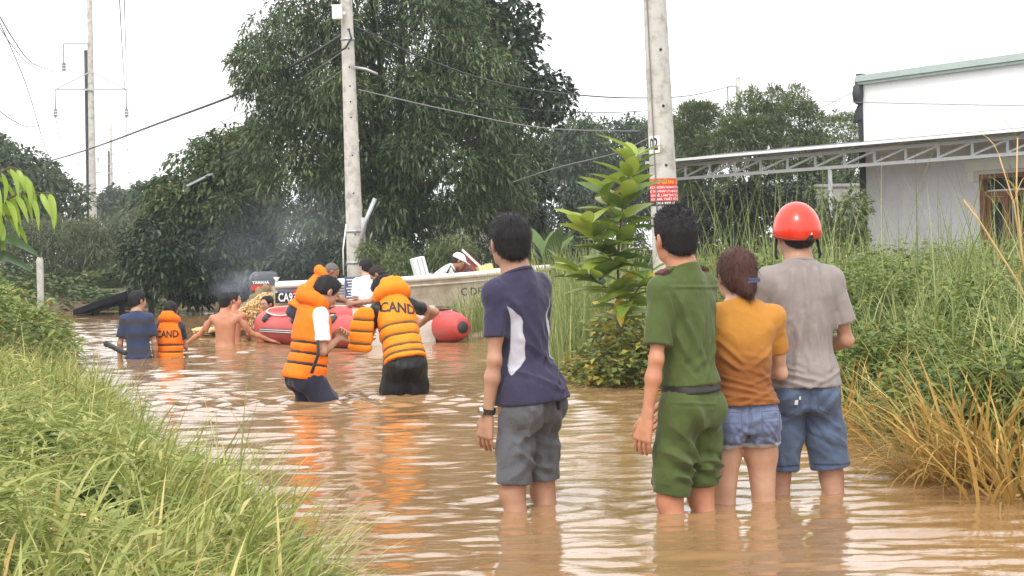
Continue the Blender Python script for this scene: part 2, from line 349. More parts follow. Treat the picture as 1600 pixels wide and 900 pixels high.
for k, (poly, d) in enumerate([([(838,250),(862,200),(890,182),(925,186),(945,210),(945,340),(840,350)], 72), ([(925,215),(950,180),(985,182),(1015,200),(1020,340),(925,345)], 76), ([(1005,205),(1040,186),(1075,196),(1090,230),(1090,345),(1005,345)], 74)]):
    tree('rubber_tree', ['rubber tree in the far row, beside the mango tree crown', 'middle rubber tree of the far row, above the banana leaves', 'rubber tree of the far row hidden partly by the near pole'][k], 'tree', poly, d, 2.2, 60, 0.75, 8000, 0.30, 0.10, m_far, m_bark, None, 0.15, 0.5, 40+k, 'row of rubber trees')
for k, (poly, d, lab) in enumerate([([(1050,200),(1068,168),(1092,160),(1120,178),(1135,230),(1135,345),(1055,345)], 44, 'narrow-leaved young acacia just right of the near pole'),
     ([(1115,200),(1140,165),(1170,150),(1196,130),(1215,150),(1225,210),(1225,345),(1115,345)], 42, 'tallest narrow-leaved acacia below the short far pole'),
     ([(1205,180),(1225,150),(1245,138),(1268,172),(1290,190),(1295,345),(1205,345)], 45, 'acacia with a pointed tip between the short pole and the white building'),
     ([(1275,200),(1300,178),(1330,180),(1352,192),(1358,345),(1275,345)], 52, 'darker acacia touching the corner of the white building')]):
    tree('acacia_tree', lab, 'tree', poly, d, 1.4, 120, 0.30, 11000, 0.19, 0.036, m_acac, m_bark, None, 0.09, -0.2, 50+k, 'young acacias behind the awning', lift=0.25)
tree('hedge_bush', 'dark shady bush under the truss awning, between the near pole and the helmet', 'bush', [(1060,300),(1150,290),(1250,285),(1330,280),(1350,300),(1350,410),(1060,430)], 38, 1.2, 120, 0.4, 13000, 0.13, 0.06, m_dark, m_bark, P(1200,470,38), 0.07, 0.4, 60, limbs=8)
tree('climbing_bush', 'loose climbing bush on the wall by the awning post', 'bush', [(1262,300),(1300,285),(1345,290),(1352,330),(1345,400),(1270,410)], 29.3, 0.5, 45, 0.25, 2600, 0.10, 0.045, m_acac, m_bark, P(1305,470,29.3), 0.04, 0.4, 61, limbs=8)
for k, (poly, d, lab) in enumerate([([(600,392),(620,372),(640,382),(650,420),(640,445),(600,440)], 27.5, 'small feathery branch bush right of the leaning pole'), ([(672,380),(700,362),(735,368),(740,395),(712,425),(680,420)], 27.5, 'feathery bush above the crouching person on the white boat'), ([(566,380),(585,385),(600,410),(592,430),(570,415)], 27.8, 'small feathery sprig hugging the leaning pole')]):
    tree('feathery_bush', lab, 'bush', poly, d, 0.4, 26, 0.2, 1500, 0.11, 0.02, m_acac, m_bark, P(poly[2][0], 470, d), 0.025, 0.5, 64+k, 'feathery bushes by the leaning pole', limbs=8)

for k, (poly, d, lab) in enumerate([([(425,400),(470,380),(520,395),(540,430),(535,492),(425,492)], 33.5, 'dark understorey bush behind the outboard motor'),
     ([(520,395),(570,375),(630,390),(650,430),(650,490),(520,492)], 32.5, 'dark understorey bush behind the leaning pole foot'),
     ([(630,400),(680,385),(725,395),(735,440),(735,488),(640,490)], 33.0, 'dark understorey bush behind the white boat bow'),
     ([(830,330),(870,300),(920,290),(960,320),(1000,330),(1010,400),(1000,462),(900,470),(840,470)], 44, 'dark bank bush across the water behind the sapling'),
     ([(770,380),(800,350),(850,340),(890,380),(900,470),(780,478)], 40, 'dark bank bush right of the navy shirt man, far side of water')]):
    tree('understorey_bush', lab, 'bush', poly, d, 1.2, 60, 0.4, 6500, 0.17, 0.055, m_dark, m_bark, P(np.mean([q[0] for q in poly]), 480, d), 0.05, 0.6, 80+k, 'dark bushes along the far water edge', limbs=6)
# ================================================================== grass and weeds on the banks
m_grass = foliage('bank_grass', [(0,(0.148,0.184,0.044)),(0.45,(0.294,0.339,0.087)),(0.75,(0.467,0.464,0.161)),(0.92,(0.691,0.545,0.233)),(1,(0.864,0.590,0.292))], 0.55, 0.35)
m_tallgrass = foliage('tall_grass', [(0,(0.101,0.149,0.038)),(0.5,(0.218,0.272,0.083)),(0.85,(0.386,0.406,0.158)),(1,(0.605,0.484,0.224))], 0.55, 0.35)
m_drygrass = foliage('dry_grass', [(0,(0.20,0.125,0.035)),(0.4,(0.46,0.29,0.075)),(0.75,(0.62,0.42,0.13)),(1,(0.38,0.36,0.10))], 0.6, 0.3)
m_weed = foliage('weed_leaf', [(0,(0.053,0.085,0.018)),(0.45,(0.128,0.182,0.039)),(0.8,(0.232,0.280,0.065)),(1,(0.405,0.325,0.091))], 0.5, 0.3)
m_ivy = foliage('broad_weed_leaf', [(0,(0.05,0.09,0.02)),(0.6,(0.13,0.18,0.045)),(0.85,(0.30,0.30,0.06)),(1,(0.45,0.32,0.06))], 0.45, 0.3)
def scatter(n, fx, g):
    """fx(g,n) -> x,y,keep"""
    X = []; Y = []
    c = 0
    while c < n:
        x, y, k = fx(g, n); X.append(x[k]); Y.append(y[k]); c += k.sum()
    return np.concatenate(X)[:n], np.concatenate(Y)[:n]
def blades(name, label, n, fx, Lr, Wr, mat, seed, lean=(0.05,0.5), curl=(0.2,1.6), head=None, nseg=5, tone=0.0, zoff=0.0):
    g = np.random.default_rng(seed); x, y = scatter(n, fx, g)
    z = ground_h(x, y)-0.03+zoff
    cl = np.sin(x*3.1+1.7*np.sin(y*2.2))*np.cos(y*2.7+x)
    L = g.uniform(*Lr, n)*(1+0.22*cl)
    hd = g.uniform(0, 2*math.pi, n) if head is None else g.normal(head[0], head[1], n)
    o = obj(name, blade_mesh(name, np.stack([x,y,z],1), hd, L, g.uniform(*Wr, n), g.uniform(*lean, n), g.uniform(*curl, n), np.clip(g.beta(2.2,2.8,n)+0.12*cl+tone, 0, 1), nseg), mat, None, smooth=True)
    return tag(o, label, 'grass', kind='stuff')
def left_bank(inner, outer, y0, y1):
    def f(g, n):
        y = y0+(y1-y0)*g.random(n)**1.3; t = g.random(n); x = shore_l(y)+inner-(outer+inner)*t
        return x, y, np.ones(n, bool)
    return f
def right_bank(a, b, y0, y1, pw=1.2):
    def f(g, n):
        y = y0+(y1-y0)*g.random(n)**pw; x = shore_r(y)+a+(b-a)*g.random(n)
        return x, y, np.ones(n, bool)
    return f
blades('bank_grass', 'thick pale green grass covering the near left bank', 17000, left_bank(0.02, 3.2, 3.6, 14), (0.16,0.40), (0.007,0.016), m_grass, 101, (0.1,1.0), (0.3,1.7), tone=-0.04)
blades('edge_grass', 'longer grass blades leaning out over the water along the left bank edge', 2600, left_bank(0.14, 0.45, 5.0, 14), (0.25,0.50), (0.008,0.017), m_grass, 102, (0.1,0.6), (0.4,1.7), head=(-0.2,0.8))
blades('bank_grass', 'matted grass on the left bank past the near slope', 6000, left_bank(0.0, 5.0, 13, 24), (0.15,0.40), (0.012,0.026), m_grass, 103, (0.1,0.7), (0.3,1.6), nseg=4, tone=0.08)
blades('seed_grass', 'sparse tall thin grass stems standing out of the left bank', 110, left_bank(0.1, 1.8, 5.5, 13), (0.40,0.75), (0.005,0.009), m_grass, 104, (0.0,0.35), (0.1,0.9))
blades('tall_grass', 'tall rank green grass behind the people on the right bank', 4200, right_bank(0.25, 7.5, 15.5, 28, 1.0), (0.35,0.95), (0.008,0.018), m_tallgrass, 111, (0.0,0.30), (0.1,1.2), nseg=6)
blades('tall_grass', 'high thin grass in front of the white wall', 420, lambda g, n: (lambda y, t: (shore_r(y)+1.2+4.5*t, y, np.ones(n, bool)))(g.uniform(12.5,20,n), g.random(n)), (0.8,1.55), (0.006,0.013), m_tallgrass, 112, (0.0,0.28), (0.1,1.0), nseg=6, tone=0.05)
blades('reed_grass', 'reedy grass growing from the water right of the red boat', 1500, lambda g, n: (lambda y, t: (0.30+0.9*t+(y-17)*0.02, y, np.ones(n, bool)))(g.uniform(16.5,24,n), g.random(n)), (0.5,1.35), (0.007,0.014), m_tallgrass, 113, (0.0,0.3), (0.1,0.9), nseg=6, tone=0.04, zoff=0.1)
blades('bank_grass', 'low yellowing grass along the right water edge', 700, right_bank(-0.05, 0.8, 8.0, 14.5, 1.0), (0.2,0.5), (0.006,0.012), m_drygrass, 114, (0.1,0.7), (0.3,1.8), tone=0.0)

def weeds(name, label, n, fx, hgt, Lf, Wf, mat, seed, tone=0.0):
    """leafy weeds: many short upright stems carrying pairs of leaves, as one mass"""
    g = np.random.default_rng(seed); ns = n//26; x, y = scatter(ns, fx, g); z = ground_h(x, y)
    hh = hgt(x, y)*g.uniform(0.55, 1.08, ns)
    i = np.repeat(np.arange(ns), 26); t = g.random(len(i))**0.6; N = len(i)
    az = g.uniform(0, 2*math.pi, N); rad = g.uniform(0.02, 0.16, N)*(1.15-0.5*t)
    lx = g.normal(0, 0.12, ns); ly = g.normal(0, 0.12, ns)
    pos = np.stack([x[i]+np.cos(az)*rad+lx[i]*t*hh[i], y[i]+np.sin(az)*rad+ly[i]*t*hh[i], z[i]+t*hh[i]], 1)
    d = np.stack([np.cos(az), np.sin(az), g.uniform(-0.5, 0.6, N)], 1)
    tn = g.normal(0, 0.13, ns)
    me = leaf_mesh(name, pos, d, np.tile([0,0,1.], (N,1))+g.normal(0,0.3,(N,3)), Lf*g.uniform(0.6,1.3,N), Wf*g.uniform(0.7,1.2,N), np.clip(0.45+tone+tn[i]+0.14*(t-0.5)+g.normal(0,0.14,N), 0, 1))
    o = obj(name, me, mat, None, smooth=False); tag(o, label, 'weeds', kind='stuff')
    i2 = np.arange(ns); b = np.stack([x, y, z-0.05], 1)
    return o
weeds('weeds', 'dense bright green weeds filling the right bank below the white building', 62000, lambda g, n: (lambda y, t: (shore_r(y)+0.45+5.2*t**1.2, y, np.ones(n, bool)))(g.uniform(9.0,19,n), g.random(n)), lambda x, y: 0.25+0.11*np.sin(x*1.7+y)+0.08*np.sin(x*4.1-y*2)+np.clip((y-9)*0.03, 0, 0.2), 0.075, 0.034, m_weed, 121)
weeds('weeds', 'low leafy weeds at the right waterline by the dry grass', 9000, right_bank(0.1, 0.8, 8.3, 13.5, 1.0), lambda x, y: 0.32+0.10*np.sin(x*5+y*3), 0.07, 0.04, m_weed, 122)
weeds('weeds', 'mixed weeds growing far back on the right bank', 16000, lambda g, n: (lambda y, t: (shore_r(y)+0.2+8*t, y, np.ones(n, bool)))(g.uniform(18,30,n), g.random(n)), lambda x, y: 0.55+0.2*np.sin(x*1.3+y), 0.11, 0.05, m_weed, 123)
weeds('weeds', 'yellow and green broad-leaved weeds around the foot of the sapling', 3400, lambda g, n: (lambda a, r: (1.02+0.55*r*np.cos(a), 15.0+0.8*r*np.sin(a), np.ones(n, bool)))(g.uniform(0,6.3,n), np.sqrt(g.random(n))), lambda x, y: 0.50+0.15*np.sin(x*9), 0.085, 0.055, m_ivy, 124, 0.22)
weeds('weeds', 'bright ferny weeds on the far left bank round the grey post', 15000, lambda g, n: (lambda y, t: (shore_l(y)-0.1-3.2*t, y, np.ones(n, bool)))(g.uniform(16,24,n), g.random(n)), lambda x, y: 0.42+0.12*np.sin(x*2+y)+np.clip((shore_l(y)-x)*0.22, 0, 0.5), 0.11, 0.04, m_weed, 125, 0.08)
weeds('vine_leaves', 'dark broad vine leaves among the near left grass', 240, lambda g, n: (lambda c: (np.array([-1.55,-1.75,-2.0,-1.35,-2.2])[c]+g.normal(0,0.16,n), np.array([6.6,7.4,8.6,6.1,6.7])[c]+g.normal(0,0.18,n), np.ones(n, bool)))(g.integers(0,5,n)), lambda x, y: 0.17+0*x, 0.11, 0.095, m_mid, 126, -0.1)

# dry clumps that stand on their own at the right water edge
def clump(name, label, px, py, n, Lr, spread, seed, tone=0.0, rad=0.16, mat=None, cat='grass'):
    c = Wt(px, py); g = np.random.default_rng(seed)
    root = empty(name, (c.x, c.y, 0), 0, label, cat, 'dry grass clumps at the right water edge')
    a = g.uniform(0, 2*math.pi, n); r = rad*np.sqrt(g.random(n))
    pos = np.stack([np.cos(a)*r, np.sin(a)*r, np.full(n, -0.06)], 1)
    obj('blades', blade_mesh('blades', pos, a+g.normal(0,0.5,n), g.uniform(*Lr, n), g.uniform(0.009,0.021,n), g.uniform(0.05,spread,n), g.uniform(0.6,2.3,n), np.clip(g.beta(2,2,n)+tone,0,1), 7), mat or m_drygrass, root)
    return root
clump('dry_grass_clump', 'largest tawny dry grass clump bowing over the water at the right', 1530, 745, 420, (0.35,0.85), 0.75, 131, rad=0.32)
clump('dry_grass_clump', 'dry yellow grass tuft right of the denim shorts', 1335, 675, 110, (0.35,0.85), 0.55, 132, 0.05, rad=0.3)
clump('dry_grass_clump', 'thin dry tuft between the denim shorts and the largest clump', 1425, 705, 60, (0.3,0.8), 0.7, 133, 0.1, rad=0.25)
clump('dry_grass_clump', 'dark broken grass clump at the right picture edge', 1610, 775, 150, (0.35,0.8), 0.7, 134, -0.1, rad=0.3)
# tall dry canes at the right edge, in front of the door
def cane(label, pts, d, r=0.008):
    root = empty('dry_cane', P(pts[0][0], pts[0][1], d), 0, label, 'cane', 'tall dry canes at the right edge'); o0 = root.location.copy()
    q = [P(x, y, d+0.02*i)-o0 for i, (x, y) in enumerate(pts)]
    MB().tube(q, [r*(1-0.5*i/len(q)) for i in range(len(q))], 6).build('stem', m_cane, root, True)
    g = np.random.default_rng(int(pts[0][0]))
    for i in range(3):
        obj('leaf', blade_mesh('leaf', np.array([q[1+i % (len(q)-1)]]), g.uniform(0,6.3,1), g.uniform(0.2,0.4,1), np.full(1,0.014), g.uniform(0.4,0.9,1), g.uniform(0.8,1.8,1), np.full(1,0.6), 6), m_drygrass, root)
m_cane = plain('cane', (0.50,0.33,0.14), 0.7, var=0.3, scale=14)
cane('long slanting tan cane crossing in front of the brown door', [(1640,540),(1590,440),(1530,345),(1505,312)], 10.5, 0.008)
cane('upright tan cane at the right picture edge', [(1612,480),(1596,390),(1588,300),(1590,215)], 10.8)
cane('thin tan cane leaning left in front of the door', [(1600,430),(1585,320),(1560,240)], 11.2, 0.006)

blades('reed_grass', 'short reeds in the water in front of the motor boat hull', 900, lambda g, n: (lambda y, t: (-0.95+1.3*t, y, np.ones(n, bool)))(g.uniform(22.6,24.2,n), g.random(n)), (0.35,0.85), (0.007,0.014), m_tallgrass, 115, (0.0,0.35), (0.1,1.0), nseg=5, tone=0.1, zoff=0.5)
blades('tall_grass', 'scattered very tall grass stems on the right bank in front of the awning', 150, right_bank(0.8, 5.5, 14, 22, 1.0), (1.1,1.9), (0.006,0.011), m_tallgrass, 116, (0.0,0.22), (0.1,0.8), nseg=7, tone=0.15)
weeds('weeds', 'rough greenery along the far shore beyond the boats', 26000, lambda g, n: (lambda y, x: (x, y, np.ones(n, bool)))(g.uniform(40.5,52,n), g.uniform(-20,8,n)), lambda x, y: 0.6+0.3*np.sin(x*1.3+y), 0.26, 0.10, m_mid, 127)

blades('broad_grass', 'broad-bladed pale grass among the near left bank grass', 3200, left_bank(0.05, 2.4, 4.0, 12), (0.20,0.42), (0.016,0.032), m_grass, 105, (0.1,0.7), (0.5,2.0), tone=0.05)
blades('dead_grass', 'fallen straw-coloured blades lying in the near left grass', 350, left_bank(0.0, 2.6, 4.0, 12), (0.2,0.45), (0.006,0.012), m_drygrass, 106, (0.9,1.5), (0.1,0.7), tone=0.2, zoff=0.12)

weeds('leafy_grass', 'short leafy creeping grass matting the near left bank', 30000, left_bank(0.05, 2.6, 4.2, 13), lambda x, y: 0.26+0.06*np.sin(x*4+y*3), 0.14, 0.015, m_grass, 128, -0.05)

blades('bank_grass', 'light green wispy grass growing through the weeds on the right bank', 5200, lambda g, n: (lambda y, t: (shore_r(y)+0.35+5.0*t, y, np.ones(n, bool)))(g.uniform(8.8,18,n), g.random(n)), (0.30,0.75), (0.006,0.013), m_tallgrass, 117, (0.0,0.45), (0.2,1.5), nseg=6, tone=0.12)
blades('bank_grass', 'green blades mixed into the dry grass at the right water edge', 900, right_bank(-0.02, 0.9, 7.6, 12, 1.0), (0.3,0.8), (0.006,0.012), m_grass, 118, (0.1,0.7), (0.4,1.9), nseg=6)

# bits of leaf and straw afloat along the edges
g = np.random.default_rng(140); n_ = 300; yy = g.uniform(6.5,16,n_); rt_ = g.random(n_) < 0.75
xx = np.where(rt_, shore_r(yy)-np.abs(g.normal(0,0.16,n_)), shore_l(yy)+0.05+np.abs(g.normal(0,0.15,n_))); aa = g.uniform(0,6.3,n_)
dz_ = obj('floating_debris', leaf_mesh('floating_debris', np.stack([xx,yy,np.full(n_,0.012)],1), np.stack([np.cos(aa),np.sin(aa),np.zeros(n_)],1), np.tile([0,0,1.],(n_,1)), g.uniform(0.03,0.16,n_), g.uniform(0.008,0.03,n_), g.random(n_), bend=0.0), m_drygrass, None, smooth=False); tag(dz_, 'bits of straw and leaf floating along the flooded road edges', 'debris', kind='stuff')
# ================================================================== poles, cables, building
m_conc = plain('pole_concrete', (0.52,0.50,0.46), 0.9, var=0.16, scale=7, bump=0.45, bscale=45, dirt=(0.30,0.27,0.23), dscale=6.5)
m_hole = plain('hole_dark', (0.02,0.02,0.02), 0.9)
m_white = plain('white_paint', (0.80,0.80,0.78), 0.5, var=0.05)
m_steel = plain('galvanised_steel', (0.42,0.43,0.44), 0.45, 0.6, var=0.15, scale=10)
m_gpaint = plain('grey_paint', (0.46,0.47,0.48), 0.55, var=0.12, scale=8)
m_darkmetal = plain('dark_metal', (0.035,0.037,0.042), 0.6, var=0.3)
m_cable = plain('cable_black', (0.03,0.03,0.032), 0.6)
m_wire = plain('wire_grey', (0.20,0.20,0.205), 0.6)
m_black_t = plain('print_black', (0.015,0.015,0.018), 0.6, var=0)
m_red_t = plain('print_red', (0.62,0.035,0.03), 0.5, var=0.1)
m_yel_t = plain('print_yellow', (0.90,0.52,0.02), 0.5, var=0.05)
m_wht_t = plain('print_white', (0.82,0.80,0.78), 0.5, var=0.05)
m_blue_t = plain('print_blue', (0.08,0.11,0.24), 0.5, var=0.15)

def text_geo(s, size, bold=0.0, align='CENTER', sub=0.0):
    cu = bpy.data.curves.new('t', 'FONT'); cu.body = s; cu.size = size; cu.align_x = align; cu.align_y = 'CENTER'; cu.offset = bold; cu.resolution_u = 2
    ob = bpy.data.objects.new('t', cu); col.objects.link(ob); bpy.context.view_layer.update()
    dg = bpy.context.evaluated_depsgraph_get(); me = bpy.data.meshes.new_from_object(ob.evaluated_get(dg))
    bpy.data.objects.remove(ob); bpy.data.curves.remove(cu)
    bm = bmesh.new(); bm.from_mesh(me); bpy.data.meshes.remove(me)
    bmesh.ops.triangulate(bm, faces=bm.faces[:])
    if sub:
        for _ in range(3):
            e = [x for x in bm.edges if x.calc_length() > sub]
            if not e: break
            bmesh.ops.subdivide_edges(bm, edges=e, cuts=1); bmesh.ops.triangulate(bm, faces=bm.faces[:])
    V = [v.co.copy() for v in bm.verts]; F = [[v.index for v in f.verts] for f in bm.faces]; bm.free()
    return V, F
def mapped(name, V, F, fn, mat, parent):
    me = bpy.data.meshes.new(name); me.from_pydata([tuple(fn(v)) for v in V], [], F); me.update()
    return obj(name, me, mat, parent, smooth=False)
def pole_axis(top_px, bot_px, d, zlo, zhi):
    a, b = P(*bot_px, d), P(*top_px, d); dr = (b-a)/(b.z-a.z)
    return lambda z: a+dr*(z-a.z)
# --- near concrete pole (right)
ax = pole_axis((1023,0), (1038,320), 17.6, 0, 0)
b0 = ax(-0.5); root = empty('utility_pole', (b0.x, b0.y, -0.4), 0, 'near concrete pole with red advert and number plate, behind the man in green', 'pole', 'concrete poles'); o0 = Vector((b0.x, b0.y, -0.4))
def rad_near(z): return 0.150-0.0105*z
zs = np.linspace(-0.4, 8.2, 15)
MB().tube([ax(z)-o0 for z in zs], [rad_near(z) for z in zs], 28).build('pole_shaft', m_conc, root, True)
for k, z in enumerate((0.62, 1.35, 1.92, 2.50, 3.05, 3.72, 4.3, 5.0)):
    c = ax(z)-o0; r = rad_near(z)
    MB().tube([c+Vector((0.025, -r+0.012, 0)), c+Vector((0.025, -r-0.003, 0))], 0.014, 10).build('bolt_hole', m_hole, root)
def on_pole(ax, radf, z0, ang0, off):
    c0 = ax(z0)
    def fn(v):
        z = z0+v.y; c = ax(z); r = radf(z)+off; a = ang0+v.x/r
        return c+Vector((math.sin(a)*r, -math.cos(a)*r, 0))-o0
    return fn
def curved_sheet(name, w, h, fn, mat, parent, nu=16):
    V = []; F = []
    for j in range(3):
        for i in range(nu+1): V.append(Vector((-w/2+w*i/nu, -h/2+h*j/2, 0)))
    for j in range(2):
        for i in range(nu): a = j*(nu+1)+i; F.append([a, a+1, a+nu+2, a+nu+1])
    return mapped(name, V, F, fn, mat, parent)
# poster
pz = P(1039, 300, 17.5).z; ph_ = 42/FPX*17.6
post = curved_sheet('advert_poster', 0.40, ph_, on_pole(ax, rad_near, pz, 0.05, 0.003), m_red_t, root)
curved_sheet('advert_phone_strip', 0.40, ph_*0.16, on_pole(ax, rad_near, pz-ph_*0.42, 0.05, 0.006), m_black_t, post)
for s, yy, sz, mt in (('NHẬN KÝ GỬI NHÀ - ĐẤT', 0.36, 0.060, m_yel_t), ('SANG NHƯỢNG NHANH CHÓNG', 0.17, 0.034, m_wht_t), ('HỖ TRỢ PHÁP LÝ NHÀ ĐẤT,', 0.02, 0.034, m_wht_t), ('BẢN VẼ, LÀM THỦ TỤC,', -0.13, 0.034, m_wht_t), ('XÂY NHÀ, THIẾT KẾ XD.', -0.27, 0.034, m_wht_t), ('0914 9999 67', -0.42, 0.038, m_wht_t)):
    V, F = text_geo(s, sz*0.92, 0.0005, sub=0.03)
    wmax = max(v.x for v in V)-min(v.x for v in V); k = min(1.0, 0.38/wmax)
    for v in V: v.x *= k
    mapped('advert_lettering', V, F, on_pole(ax, rad_near, pz+ph_*yy, 0.05, 0.0085), mt, post)
# number plate
nz_ = P(1020, 226, 17.5).z
pl = curved_sheet('number_plate', 0.13, 0.17, on_pole(ax, rad_near, nz_, -0.70, 0.004), m_wht_t, root, 8)
V, F = text_geo('02', 0.16, 0.004, sub=0.03)
for v in V: v.x *= 0.62
mapped('number_lettering', V, F, on_pole(ax, rad_near, nz_, -0.70, 0.0075), m_black_t, pl)
mb = MB(); mb.tube([ax(z)+Vector((-0.085, -rad_near(z)*0.86, 0))-o0 for z in np.linspace(1.2, 8, 12)], 0.007, 6); mb.build('earth_wire', m_wire, root, True)
MB().tube([ax(1.4)+Vector((-0.35,0.15,0.15))-o0, ax(1.9)+Vector((-0.32,0.1,0.02))-o0, ax(2.02)+Vector((-0.2,0.0,0.02))-o0, ax(2.05)+Vector((-0.1,0,0))-o0], 0.012, 6).build('guy_loop', m_wire, root, True)
# --- leaning concrete pole by the boats
ax = pole_axis((541,0), (556,420), 28.5, 0, 0)
b0 = ax(-0.5); o0 = Vector((b0.x, b0.y, -0.4)); root = empty('utility_pole', o0, 0, 'slightly leaning concrete pole with white meter box, in front of the mango tree', 'pole', 'concrete poles')
def rad_mid(z): return 0.150-0.011*z
zs = np.linspace(-0.4, 8.2, 14)
MB().tube([ax(z)-o0 for z in zs], [rad_mid(z) for z in zs], 22).build('pole_shaft', m_conc, root, True)
for z in (1.45, 2.1, 2.7, 3.3, 3.55, 3.8, 4.1, 4.4, 4.7):
    c = ax(z)-o0; r = rad_mid(z); MB().tube([c+Vector((0.02,-r+0.012,0)), c+Vector((0.02,-r-0.003,0))], 0.014, 8).build('bolt_hole', m_hole, root)
bx_ = MB(); c = P(527, 20, 28.3)-o0; bx_.box(c, (0.15,0.16,0.20)); bx_.box(c+Vector((0,0,0.11)), (0.17,0.18,0.02)); bx_.box(c+Vector((0.08,0.05,0)), (0.08,0.03,0.05)); bx_.build('meter_box', m_white, root)
for z in (1.28, 1.2): 
    cc = ax(z)-o0
for z in (1.50, 1.0, 4.55):
    MB().tube([ax(z-0.02)-o0, ax(z+0.02)-o0], rad_mid(z)+0.012, 20).build('steel_band', m_steel, root, True)
MB().tube([P(562,392,28.2)-o0, P(570,348,28.2)-o0, P(586,310,28.2)-o0], 0.035, 8).build('broken_pipe', m_steel, root, True)
MB().tube([P(567,340,28.3)-o0, P(569,400,28.3)-o0], 0.03, 8).build('conduit', m_gpaint, root, True)
MB().tube([P(537,430,28.2)-o0, P(536,390,28.2)-o0, P(541,350,28.2)-o0], 0.012, 6).build('hanging_cable', m_wht_t, root, True)
MB().tube([P(545,45,28.3)-o0, P(549,60,28.25)-o0, P(540,75,28.3)-o0, P(512,90,28.4)-o0], 0.018, 6).build('cable_loop', m_cable, root, True)
MB().tube([P(553,105,28.3)-o0, P(572,108,28.2)-o0, P(590,116,28.2)-o0], 0.022, 6).build('lamp_arm', m_steel, root, True)
# --- steel power poles down the road
def power_pole(label, xt, xb, ytop, ybot, d, r, arms, dark):
    ax = pole_axis((xt, ytop), (xb, ybot), d, 0, 0); z1 = P(xt, ytop, d).z; b = ax(0); o0 = Vector((b.x, b.y, -0.2))
    root = empty('power_pole', o0, 0, label, 'pole', 'power poles down the road')
    MB().tube([ax(z)-o0 for z in np.linspace(-0.2, z1, 8)], [r*1.25-r*0.5*i/7 for i in range(8)], 12).build('pole_shaft', m_conc, root, True)
    if dark: MB().tube([ax(z)+Vector((-r*1.5,0.1,0))-o0 for z in np.linspace(-0.2, P(xt, dark, d).z, 6)], r*0.62, 8).build('old_pole_shaft', m_darkmetal, root, True)
    for (ya, xl, xr, yt) in arms:
        mb = MB(); mb.bar(P(xl, ya, d-0.15)-o0, P(xr, ya, d-0.15)-o0, 0.07)
        if yt:
            xc = xt+(xb-xt)*(yt-ytop)/(ybot-ytop)
            mb.bar(P(xl, ya, d-0.15)-o0, P(xc, yt, d-0.1)-o0, 0.045); mb.bar(P(xr, ya, d-0.15)-o0, P(xc, yt, d-0.1)-o0, 0.045)
        arm = mb.build('crossarm', m_steel, root)
        for xe in ((xl, xr) if yt else (xl,)):
            q = P(xe, ya, d-0.15)-o0; sL = 0.75
            mb = MB(); mb.tube([q, q-Vector((0,0,sL))], 0.02, 6)
            for k in range(6): mb.tube([q-Vector((0,0,sL+0.06*k)), q-Vector((0,0,sL+0.06*k+0.03))], 0.085, 10)
            mb.build('insulator', m_darkmetal, arm, True)
    # lattice head
    mb = MB(); xa = xt
    for k in range(4):
        y0 = ytop+ (d and 40*70/d) * (k/4.0)
    return root
power_pole('tall power pole with triangular crossarms and a dark old pole against it', 139, 147, -60, 440, 70, 0.13, [(68, 99, 139, 0), (140, 86, 197, 112)], 78)
power_pole('second smaller power pole further down the road', 173, 175, 190, 400, 138, 0.13, [(232, 153, 173, 0), (270, 149, 203, 254)], 236)
power_pole('short pole top with bracket rising above the acacias', 1153, 1157, 120, 330, 60, 0.11, [(135, 1137, 1153, 0)], 0)
# fence post on left bank
q = P(63, 440, 21); o0 = Vector((q.x, q.y, float(ground_h(q.x, q.y))))
root = empty('fence_post', o0, 0, 'grey concrete fence post in the weeds at the left edge', 'post')
h = P(63, 405, 21).z-o0.z; mb = MB(); mb.box((0,0,h/2-0.1), (0.065,0.065,h+0.2)); mb.box((0,0,h+0.01), (0.05,0.05,0.03)); mb.build('post_shaft', m_conc, root)
MB().tube([(0.02,-0.034,h-0.1),(0.02,-0.045,h-0.1)], 0.008, 6).build('wire_staple', m_steel, root)
# cables
def cable(label, pts, r, mat=None):
    """pts: (px,py,depth); smooth through them with sag"""
    w = [P(*p) for p in pts]; c = w[0].copy(); o = []
    n = len(w)
    for i in range(n-1):
        p0 = w[max(i-1,0)]; p1 = w[i]; p2 = w[i+1]; p3 = w[min(i+2,n-1)]
        for k in range(8):
            t = k/8; o.append(0.5*((2*p1)+(p2-p0)*t+(2*p0-5*p1+4*p2-p3)*t*t+(3*p1-p0-3*p2+p3)*t**3))
    o.append(w[-1])
    ob = MB().tube([x-c for x in o], r, 6).build('cable', mat or m_cable, None, True); ob.location = c
    return tag(ob, label, 'cable', 'overhead cables')
cable('thick black cable bundle rising from the far left bushes to the mango tree', [(40,262,90),(130,236,70),(250,192,50),(380,143,38),(470,95,32),(545,48,28.5)], 0.028)
cable('thin wire just below the thick black cable bundle', [(60,275,90),(150,248,70),(300,205,48),(400,165,38),(545,75,28.5)], 0.008, m_wire)
cable('lowest thin wire crossing the sky left of the mango tree', [(80,290,100),(180,262,80),(300,230,52),(420,186,38),(548,100,28.5)], 0.008, m_wire)
cable('black service cable from the leaning pole toward the near pole and beyond', [(548,38,28.5),(660,90,29),(780,130,31),(900,148,34),(1000,153,38),(1080,149,46),(1137,136,60)], 0.014)
cable('lower service wire leaving the leaning pole past the mango tree', [(560,107,28.5),(690,150,29),(820,170,30),(940,176,32),(1060,170,36)], 0.008)
cable('lowest service wire crossing the mango crown to the right', [(560,140,28.5),(700,172,29),(850,200,30),(1000,205,33)], 0.010, m_wire)
cable('faint wire low over the banana leaves', [(800,285,30),(870,262,28),(960,240,24),(1015,215,18)], 0.008, m_wire)
cable('wire from the acacias up to the lantern corner of the white building', [(1255,178,46),(1290,165,40),(1320,150,37),(1348,137,34.4)], 0.008, m_wire)
